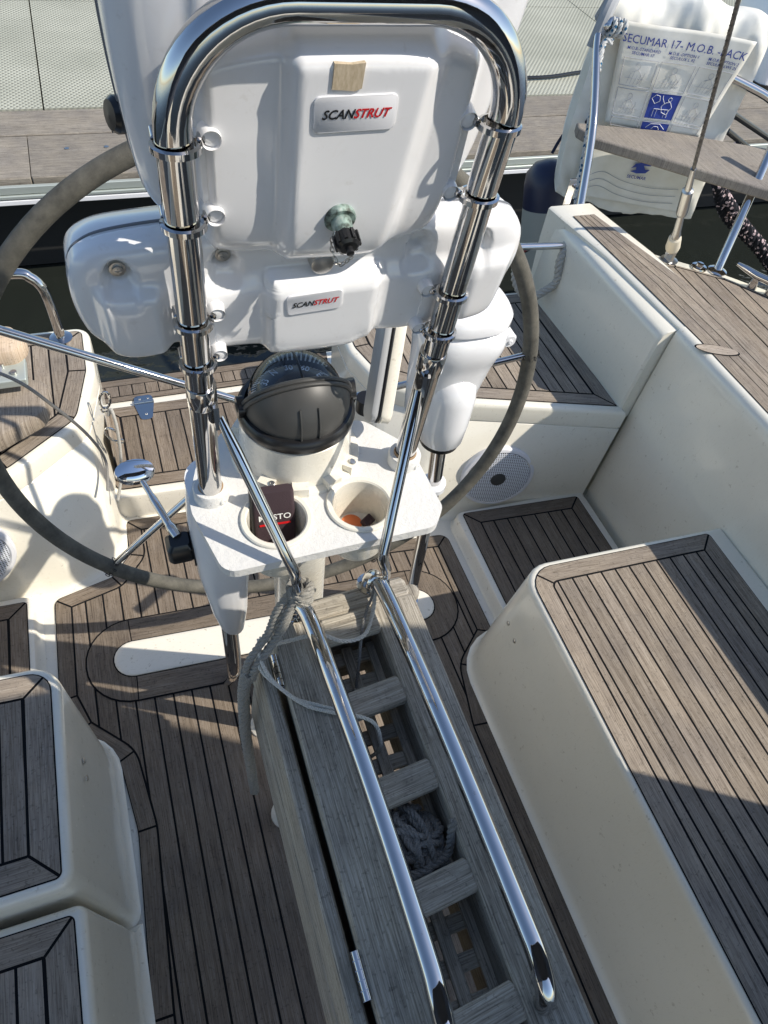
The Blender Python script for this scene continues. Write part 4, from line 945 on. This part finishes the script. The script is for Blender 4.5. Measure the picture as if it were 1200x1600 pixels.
sn = thing('snap_hook_line', 'white elastic line with two stainless snap hooks beside the teak lid', 'snap hook', (-.12, 1.52, .3))
b = B(); b.tube(smooth_path([(-.098, 1.42, .40), (-.088, 1.42, .42), (-.084, 1.40, .38), (-.090, 1.38, .30), (-.105, 1.36, .22), (-.125, 1.33, .17)], 6), .0042, 8); b.build('line', ROPEW, sn)
for c0, tl in ((V((-.098, 1.44, .435)), .2), (V((-.100, 1.42, .33)), -.4)):
    b = B(); M_ = Matrix.Rotation(tl, 3, 'Y'); b.tube([c0+M_@V((.013*cos(a), .0, .028*sin(a))) for a in [2*pi*q/20 for q in range(20)]], .0034, 8, closed=True); b.tube([c0+M_@V((.008*cos(a), .004, -.036+.008*sin(a))) for a in [2*pi*q/14 for q in range(14)]], .003, 8, closed=True); b.build('hook', CHROME, sn)
b = B(); b.loft([[(-.112, 1.50+x, .19+y) for x, y in rrect(.10, .20, .01)], [(-.106, 1.50+x, .19+y) for x, y in rrect(.095, .195, .01)]]); b.build('chafe_plate', TEAK, sn, smooth=False)
# ------------------------------------------------------------------ starboard quarter: pushpit, seat plank, bag, stay
pp_ = thing('pushpit_rail', 'stainless stern rail with leaning posts around the starboard quarter', 'rail', (1.6, 1.7, .58))
A_ = V((1.50, 2.0, 0)); Bd = V((.58, -.26, 0)).normalized(); Bn = V((.26, .58, 0)).normalized()
bp = lambda s, z, off=.06: A_+Bd*s+Bn*off+V((0, 0, z))
b = B(); b.tube(smooth_path([(1.335, 1.60, .50), (1.36, 1.68, .62), (1.43, 1.86, .86), bp(-.03, 1.03, .05), bp(-.01, 1.062, .06), bp(.05, 1.065, .07), bp(.50, .955, .08), bp(.62, .925, .05), (2.3, 1.55, .91), (2.5, 1.0, .90)], 8), .0128, 18); b.build('top_tube', CHROME, pp_)
b = B(); b.tube([(1.788, 1.478, .578), (1.90, 1.60, .79), (1.97, 1.68, .92)], .0135, 18); b.build('post', CHROME, pp_)
b = B(); b.lathe((1.788, 1.478, .5785), (0, 0, 1), [(.030, 0), (.030, .004), (.017, .009)], 24)
b.lathe((1.735, 1.505, .5785), (0, 0, 1), [(.026, 0), (.024, .006), (.012, .008), (.011, .016), (0, .017)], 20, cap1=False); b.build('base_flange', CHROME, pp_)
b = B(); b.tube([(1.09, 1.615, .645), (1.282, 1.60, .641)], .0105, 16); b.build('crossbar', CHROME, pp_)
pk = B(); PKM = teak_mat('grey_plank', (.17, .15, .125), (.25, .225, .195), (.34, .31, .27), .4); inn = [(1.462, 1.975), (1.485, 1.90), (1.60, 1.80), (1.75, 1.66), (1.89, 1.535), (2.2, 1.18)]; outp = [(1.478, 2.01), (1.56, 1.985), (1.75, 1.935), (2.09, 1.775), (2.3, 1.6), (2.5, 1.35)]
q = inn+outp[::-1]
def cc(z, d): return [(x, y, z) for x, y in offset(q, d)]
pk.loft([cc(.775, .006), cc(.779, .001), cc(.781, 0), cc(.803, 0), cc(.806, .002), cc(.808, .006)]); pk.uv = [None]*len(pk.f); pk.build('stern_seat_plank', PKM, smooth=False, label='curved grey teak seat plank fixed inside the stern rail below the canvas bag', cat='seat plank')
bgo = thing('rescue_bag', 'off white canvas rescue bag with printed instruction panels hanging on the stern rail', 'bag', tuple(bp(.27, .5)))
def cloth(s0, s1, z0, z1, offs, nm, m, amp=.008, par=None, taper=0, n=26, seed=0, thick=.004, shear=0):
    b = B(); rnd = random.Random(seed); ph = [rnd.uniform(0, 6) for _ in range(6)]; ids = []
    for j in range(n+1):
        row = []
        for i in range(n+1):
            u, v = i/n, j/n; k = taper*(1-v)
            s_ = s0+(s1-s0)*(u*(1-k)+k/2)+shear*(1-v); z_ = z0+(z1-z0)*v
            o_ = offs+amp*(sin(u*7+v*3+ph[0])*.5+sin(u*3-v*9+ph[1])*.4+sin(v*15+u*4+ph[2])*.2+sin(u*19-v*6+ph[3])*.15)
            row.append(bp(s_, z_+.002*sin(u*6+ph[4]), o_))
        ids.append(b.add(row))
    for j in range(n):
        for i in range(n): b.face((ids[j][i], ids[j][i+1], ids[j+1][i+1], ids[j+1][i]))
    o = b.build(nm, m, par); md = o.modifiers.new('thick', 'SOLIDIFY'); md.thickness = thick; md.offset = 1; return o
b = B(); ids = []
prof = [(.50, .02), (.53, .0), (.66, -.005), (.80, .0), (1.0, .01), (1.09, .03), (1.13, .07), (1.12, .16), (1.05, .20), (.7, .22), (.53, .20), (.50, .14)]
prof = [(p.x, p.y) for p in smooth_path([V((a, c, 0)) for a, c in prof], 5, True)]
NB = 56
for i in range(NB+1):
    u = i/NB; s_ = .0+.50*u; e = 1-abs(2*u-1)**8
    row = []
    for k, (z, o_) in enumerate(prof):
        zz = .82+(z-.82)*(.93+.07*e)+.010*sin(u*9+z*14)+(.02 if u > .5 else 0)*(z-.8)
        from mathutils import noise as mn; oo_ = .10+(o_-.02)*(.55+.45*e)+.008*sin(u*13+z*9)+.022*(abs(mn.noise(V((u*5, z*9, o_*9))))-.2)+.010*mn.noise(V((u*14, z*16, 3+o_*20))); zz += .018*mn.noise(V((u*6, z*5, 7)))*(1 if z > 1 else .4)
        row.append(bp(s_+.022*sin(z*5+1)*(1 if u < .2 else 0.4)+(z-.8)*-.02, zz, oo_+.0))
    ids.append(b.add(row))
m_ = len(prof)
for i in range(NB):
    for k in range(m_): b.face((ids[i][k], ids[i][(k+1) % m_], ids[i+1][(k+1) % m_], ids[i+1][k]))
b.face(ids[0][::-1]); b.face(ids[-1]); b.build('bag_body', CANVAS, bgo, angle=60)
cloth(.030, .435, .80, 1.085, .055, 'flap', CANVAS, .004, bgo, .22, seed=3, shear=.0)
def fp(u, v):  # point on the flap face, u,v in 0..1
    k = .22*(1-v); rnd = random.Random(3); ph = [rnd.uniform(0, 6) for _ in range(6)]
    s_ = .03+.405*(u*(1-k)+k/2); z_ = .80+.285*v
    o_ = .055+.004*(sin(u*7+v*3+ph[0])*.5+sin(u*3-v*9+ph[1])*.4+sin(v*15+u*4+ph[2])*.2+sin(u*19-v*6+ph[3])*.15)
    return bp(s_, z_+.002*sin(u*6+ph[4]), o_-.0062)
def flap_text(bb, txt, u, v, size, shear=0, xs=1, bold=.0):
    cu = bpy.data.curves.new('writing', 'FONT'); cu.body = txt; cu.size = size; cu.shear = shear; cu.offset = bold*size; cu.align_x = 'CENTER'; cu.align_y = 'CENTER'; cu.resolution_u = 2
    ob_ = bpy.data.objects.new('writing', cu); me = ob_.to_mesh()
    i = bb.add([fp(u+vv.co.x*xs/.36, v+vv.co.y/.285) for vv in me.vertices])
    for p in me.polygons: bb.face([i[k] for k in p.vertices])
    ob_.to_mesh_clear(); bpy.data.objects.remove(ob_); bpy.data.curves.remove(cu)
b = B(); flap_text(b, 'SECUMAR 17- M.O.B. -PACK', .50, .855, .031, 0, .92, .0); b.build('bag_lettering', PRINTB, bgo, smooth=False)
for t1, t2, u in (('M.O.B.-STANDARD', 'SECUMAR 17', .20), ('M.O.B.-OPTION 1', 'SECULUX L 92', .52), ('M.O.B.-OPTION 2', 'SECULIFT LWS 25', .84)):
    for tt_, v_ in ((t1, .775), (t2, .735)): b = B(); flap_text(b, tt_, u, v_, .0115, .1, 1.0, .004); b.build('bag_lettering', PRINTB, bgo, smooth=False)
def quadp(bb, pts, d=0):
    n = 8; 
    (u0, v0), (u1, v1), (u2, v2), (u3, v3) = pts; ids = []
    for j in range(n+1):
        ids.append(bb.add([fp((u0*(1-i/n)+u1*i/n)*(1-j/n)+(u3*(1-i/n)+u2*i/n)*j/n, (v0*(1-i/n)+v1*i/n)*(1-j/n)+(v3*(1-i/n)+v2*i/n)*j/n) for i in range(n+1)]))
    for j in range(n):
        for i in range(n): bb.face((ids[j][i], ids[j][i+1], ids[j+1][i+1], ids[j+1][i]))
def line(bb, pts, wd_=.0012):
    P = []
    for (a, c), (d, e) in zip(pts, pts[1:]):
        for k in range(6): P.append(fp(a+(d-a)*k/6, c+(e-c)*k/6))
    P.append(fp(*pts[-1])); bb.tube(P, wd_, 4)
b = B()
for col_ in range(3):
    for row in range(3):
        u0, u1 = .06+col_*.31, .34+col_*.31; v1 = .69-row*.30; v0 = v1-.27
        if row == 2: v0 = .0
        line(b, [(u0, v0), (u1, v0), (u1, v1), (u0, v1), (u0, v0)], .0009)
        if not (col_ == 1 and row > 0) and row < 2:
            cu_, cv_ = (u0+u1)/2, v0
            for q_ in range(5): line(b, [(cu_-.08+q_*.03, v0+.02), (cu_-.06+q_*.03, v0+.13+.02*sin(q_*2))], .0005)
            line(b, [(cu_+.02*cos(a)-.01, v0+.20+.03*sin(a)) for a in [2*pi*q_/8 for q_ in range(9)]], .0006)
            line(b, [(cu_-.05, v0+.14), (cu_, v0+.17), (cu_+.05, v0+.10), (cu_+.02, v0+.03)], .0006); line(b, [(u0+.03, v0+.08), (u1-.04, v0+.08)], .0005)
b.build('bag_line_drawing', PRINTG, bgo)
b = B(); quadp(b, [(.375, .13), (.65, .13), (.65, .385), (.375, .385)]); quadp(b, [(.375, .0), (.65, .0), (.65, .095), (.375, .095)]); b.build('blue_panel', PRINTB, bgo)
b = B()
fp_ = fp
def fp(u, v): return fp_(u, v)-Bn*.0012
for base in (.15,):
    line(b, [(.44, .15), (.44, .23), (.58, .23), (.58, .15)], .0007); line(b, [(.47, .15), (.47, .23)], .0006); line(b, [(.55, .15), (.55, .23)], .0006)
    line(b, [(.56+.016*cos(a), .335+.022*sin(a)) for a in [2*pi*q_/8 for q_ in range(9)]], .0007)
    line(b, [(.53, .30), (.50, .26), (.52, .20), (.57, .18), (.60, .26), (.57, .31), (.53, .30)], .0007); line(b, [(.52, .29), (.49, .34), (.485, .37)], .0007)
    line(b, [(.39, .33), (.42, .37), (.46, .36), (.47, .31), (.43, .28), (.39, .33)], .0006)
    line(b, [(.42, .03), (.46, .075), (.55, .08), (.61, .03)], .0007); line(b, [(.48, .02), (.50, .05), (.54, .05), (.56, .02)], .0007)
b.build('panel_line_drawing', PRINTW, bgo)
fp = fp_
# stitched lower pocket with emblem
cloth(.05, .43, .55, .765, .052, 'lower_pocket', CANVAS, .006, bgo, -.06, seed=9)
b = B(); c = bp(.245, .685, .036)
pts = [(-.026, -.006), (-.018, .008), (.0, .016), (.030, .017), (.020, .007), (.004, .006), (.010, -.004), (.022, -.003), (.014, -.014), (-.008, -.018), (-.026, -.014), (-.012, -.008), (-.014, .0)]
i = b.add([c+Bd*x*1.35+V((0, 0, y*1.2)) for x, y in pts]); b.face(i)
b.build('emblem', PRINTB, bgo, smooth=False)
b = B(); text_into(b, 'SECUMAR', bp(.240, .650, .036), Bd, (0, 0, 1), .015, bold=.015); b.build('bag_lettering', PRINTB, bgo, smooth=False)
b = B()
for z in (.64, .615, .59): b.tube(smooth_path([bp(.07, z-.02, .044), bp(.12, z+.01, .042), bp(.2, z-.01, .040), (bp(.30, z-.02, .042)), bp(.40, z-.012, .044)], 6), .0009, 4)
b.build('stitching', PRINTG, bgo)
b = B(); b.tube(smooth_path([bp(-.035, 1.00, .06), bp(-.02, 1.09, .08), bp(0, 1.12, .14), bp(-.01, 1.04, .20)], 6), .02, 10); b.build('grey_strap', mat('grey_webbing', (.33, .34, .35), .8), bgo)
# blue fleck rope tied to the rail
b = B(); rope(b, [bp(.012, 1.03, .03), bp(-.015, 1.02, .02), (1.455, 1.93, .90), (1.40, 1.80, .74), (1.345, 1.66, .56), (1.32, 1.60, .44)], .0095, 3, .05, 8)
for k in range(3):
    q0 = bp(.0+.016*k, 1.06, .06); rope(b, [q0+V((0, .018*cos(a), .020*sin(a)))+Bd*.004*sin(a) for a in [2*pi*q/10 for q in range(11)]], .0075, 3, .04, 4)
b.build('halyard', ROPEB, label='white rope with blue flecks tied round the rail left of the canvas bag', cat='rope')
b = B(); rope(b, [(1.30, 1.64, .665), (1.275, 1.60, .64), (1.256, 1.58, .60), (1.262, 1.57, .54), (1.235, 1.58, .50), (1.20, 1.60, .465), (1.165, 1.64, .50), (1.155, 1.66, .58)], .013, 3, .05, 8)
rope(b, [(1.16, 1.83, .60), (1.17, 1.83, .50), (1.155, 1.82, .41), (1.10, 1.80, .36)], .010, 3, .045, 8)
b.build('braided_rope', ROPEW, label='off white rope looped over the aft end of the starboard coaming', cat='rope')
for k, c_ in enumerate(((.30, .01, .02), (.02, .02, .02))):
    b = B(); b.tube(smooth_path([(1.18+.02*k, 1.90, .30), (1.24, 1.84+.03*k, .42), (1.30+.02*k, 1.80, .52), (1.30, 1.90, .40)], 6), .005, 8); b.build('loose_cable', mat('cable_colour', c_, .6), label=('red' if k == 0 else 'black')+' cable hanging behind the starboard coaming end', cat='cable')
# backstay
st = thing('backstay', 'steel wire stay with turnbuckle running up from the starboard quarter deck', 'stay', (1.655, 1.56, .578))
s0 = V((1.655, 1.558, .585)); s1 = V((1.345, 1.395, 1.27)); sdv = (s1-s0); s1 = s0+sdv*3.2; L_ = sdv.length; at = lambda k: s0+sdv.normalized()*k
b = B(); rope(b, [at(.36), at(1.0), s1], .0055, 5, .03, 3, 5); b.build('wire', WIRE, st)
b = B(); b.tube([at(.10), at(.115), at(.13), at(.20), at(.205), at(.215), at(.30), at(.305), at(.38)], [.012, .015, .012, .010, .0145, .0165, .0155, .010, .0075], 16); b.build('turnbuckle', STEEL, st)
b = B(); b.tube([at(.045), at(.05), at(.06), at(.10), at(.105)], [.012, .020, .022, .019, .012], 16); b.build('leather_boot', mat('pale_leather', (.55, .50, .40), .8), st)
b = B(); b.box(at(.022), (.012, .03, .05)); b.cyl(at(.03)-V((.018, 0, 0)), at(.03)+V((.018, 0, 0)), .006); b.lathe(s0-V((0, 0, .006)), (0, 0, 1), [(.028, 0), (.028, .004), (.012, .008)], 20); b.build('toggle', STEEL, st)
# cleat, fender, ropes, dock box
clt = B(); q = V((1.865, 1.355, .58)); d = V((.35, -.5, 0)).normalized()
clt.tube(smooth_path([q-d*.10+V((0, 0, .046)), q-d*.05+V((0, 0, .045)), q-d*.02+V((0, 0, .04)), q+d*.02+V((0, 0, .04)), q+d*.05+V((0, 0, .045)), q+d*.10+V((0, 0, .046))], 5), [.006]*3+[.010]*20+[.006]*3, 14) if False else clt.tube([q+d*x+V((0, 0, z)) for x, z in ((-.10, .05), (-.07, .046), (-.03, .04), (.03, .04), (.07, .046), (.10, .05))], [.006, .010, .012, .012, .010, .006], 14)
for x in (-.028, .028): clt.cyl(q+d*x, q+d*x+V((0, 0, .04)), .016, .010)
clt.build('mooring_cleat', CHROME, label='polished mooring cleat on the starboard deck edge', cat='cleat')
fd_ = thing('fender', 'grey cylindrical fender with navy cap hanging off the stern', 'fender', (1.60, 2.15, -.1))
b = B(); ax_ = V((.06, -.30, -1)).normalized(); f0 = V((1.60, 2.26, .56))
b.lathe(f0, ax_, [(.02, .0), (.06, .012), (.088, .045), (.094, .09), (.094, .14), (.0935, .17)], 32, cap1=False); b.build('navy_cap', FENDN, fd_)
b = B(); b.lathe(f0, ax_, [(.0935, .17), (.094, .19), (.094, .50), (.085, .56), (.05, .60), (.02, .61)], 32, cap0=False); b.build('grey_body', FEND, fd_)
b = B(); b.tube(smooth_path([f0-ax_*.02, f0-ax_*.10+V((.03, -.03, 0)), (1.55, 2.05, .80), (1.50, 2.03, .97)], 6), .006, 8); b.build('lanyard', NAVY, fd_)
b = B(); b.loft([[V((1.395, 1.82, .66))+V((x, 0, y))+V((0, dd, 0)) for x, y in rrect(.026, .13, .004)] for dd in (0, .003)]); b.cyl((1.40, 1.817, .70), (1.44, 1.80, .70), .004, n=10); b.build('rail_plate', CHROME, pp_)
b = B(); rope(b, [(2.35, 2.15, .62), (2.50, 2.28, .40), (2.75, 2.28, .20), (3.0, 2.25, .02), (3.3, 2.2, -.3)], .026, 3, .12, 8, 8)
rope(b, [(2.45, 2.25, .42), (2.70, 2.34, .20), (3.05, 2.35, -.02), (3.4, 2.3, -.3)], .024, 3, .12, 8, 8); b.build('mooring_rope', ROPEK, label='thick black mooring rope with pale flecks slanting down beside the stern', cat='rope')
for k, (a_, c_) in enumerate((((2.45, 2.35, .66), (3.6, 2.6, .20)), ((2.45, 2.33, .60), (3.6, 2.5, .07)))):
    b = B(); b.tube([a_, ((a_[0]+c_[0])/2, (a_[1]+c_[1])/2, (a_[2]+c_[2])/2-.01), c_], .012, 10); b.build('black_line', BLACK, label=('upper' if k == 0 else 'lower')+' of two black lines behind the bag', cat='line')
db = thing('dock_box', 'pale grey dock box with black skirt standing on the dock at the right', 'dock box', (4.75, 4.35, 0))
b = B(); b.loft([[(4.85+x, 4.35+y, z) for x, y in rrect(.9*k, .55*k, .06)] for z, k in ((.035, 1), (.5, .99), (.53, .95))]); b.build('lid_and_body', WHITE, db)
b = B(); b.loft([[(4.85+x, 4.35+y, z) for x, y in rrect(.92, .57, .06)] for z in (0, .035)]); b.build('skirt', BLACK, db)
# unseen canopy added behind the viewpoint, its edge shaped to shade the forward cockpit
sh_ = thing('shade_canopy', 'unseen navy canvas canopy added behind the viewpoint to shade the forward cockpit', 'canopy', (.23, -.8, .7))
edge = [(1.50, -.25, .69), (1.47, -.21, .95), (1.43, -.175, 1.30), (1.32, -.10, 1.78), (1.15, -.08, 1.93), (.7, -.10, 2.02), (.23, -.12, 2.05), (-.3, -.12, 2.02), (-.75, -.10, 1.9), (-.95, -.2, 1.6), (-1.03, -.25, .70)]
E0 = smooth_path(edge, 6); b = B(); lo_ = []
for k, (fy, fz) in enumerate(((0, 1), (-.35, 1.0), (-.75, .98), (-1.0, .90))): lo_.append([(.23+(p.x-.23)*(1-.03*k), p.y+fy, .69+(p.z-.69)*fz) for p in E0])
b.loft(lo_, False, False, closed=False); o = b.build('canvas', CANOPYC, sh_); md = o.modifiers.new('thick', 'SOLIDIFY'); md.thickness = .004
b = B(); b.tube([p+V((0, -.012, -.012)) for p in E0], .011, 12); b.build('hoop', CHROME, sh_)
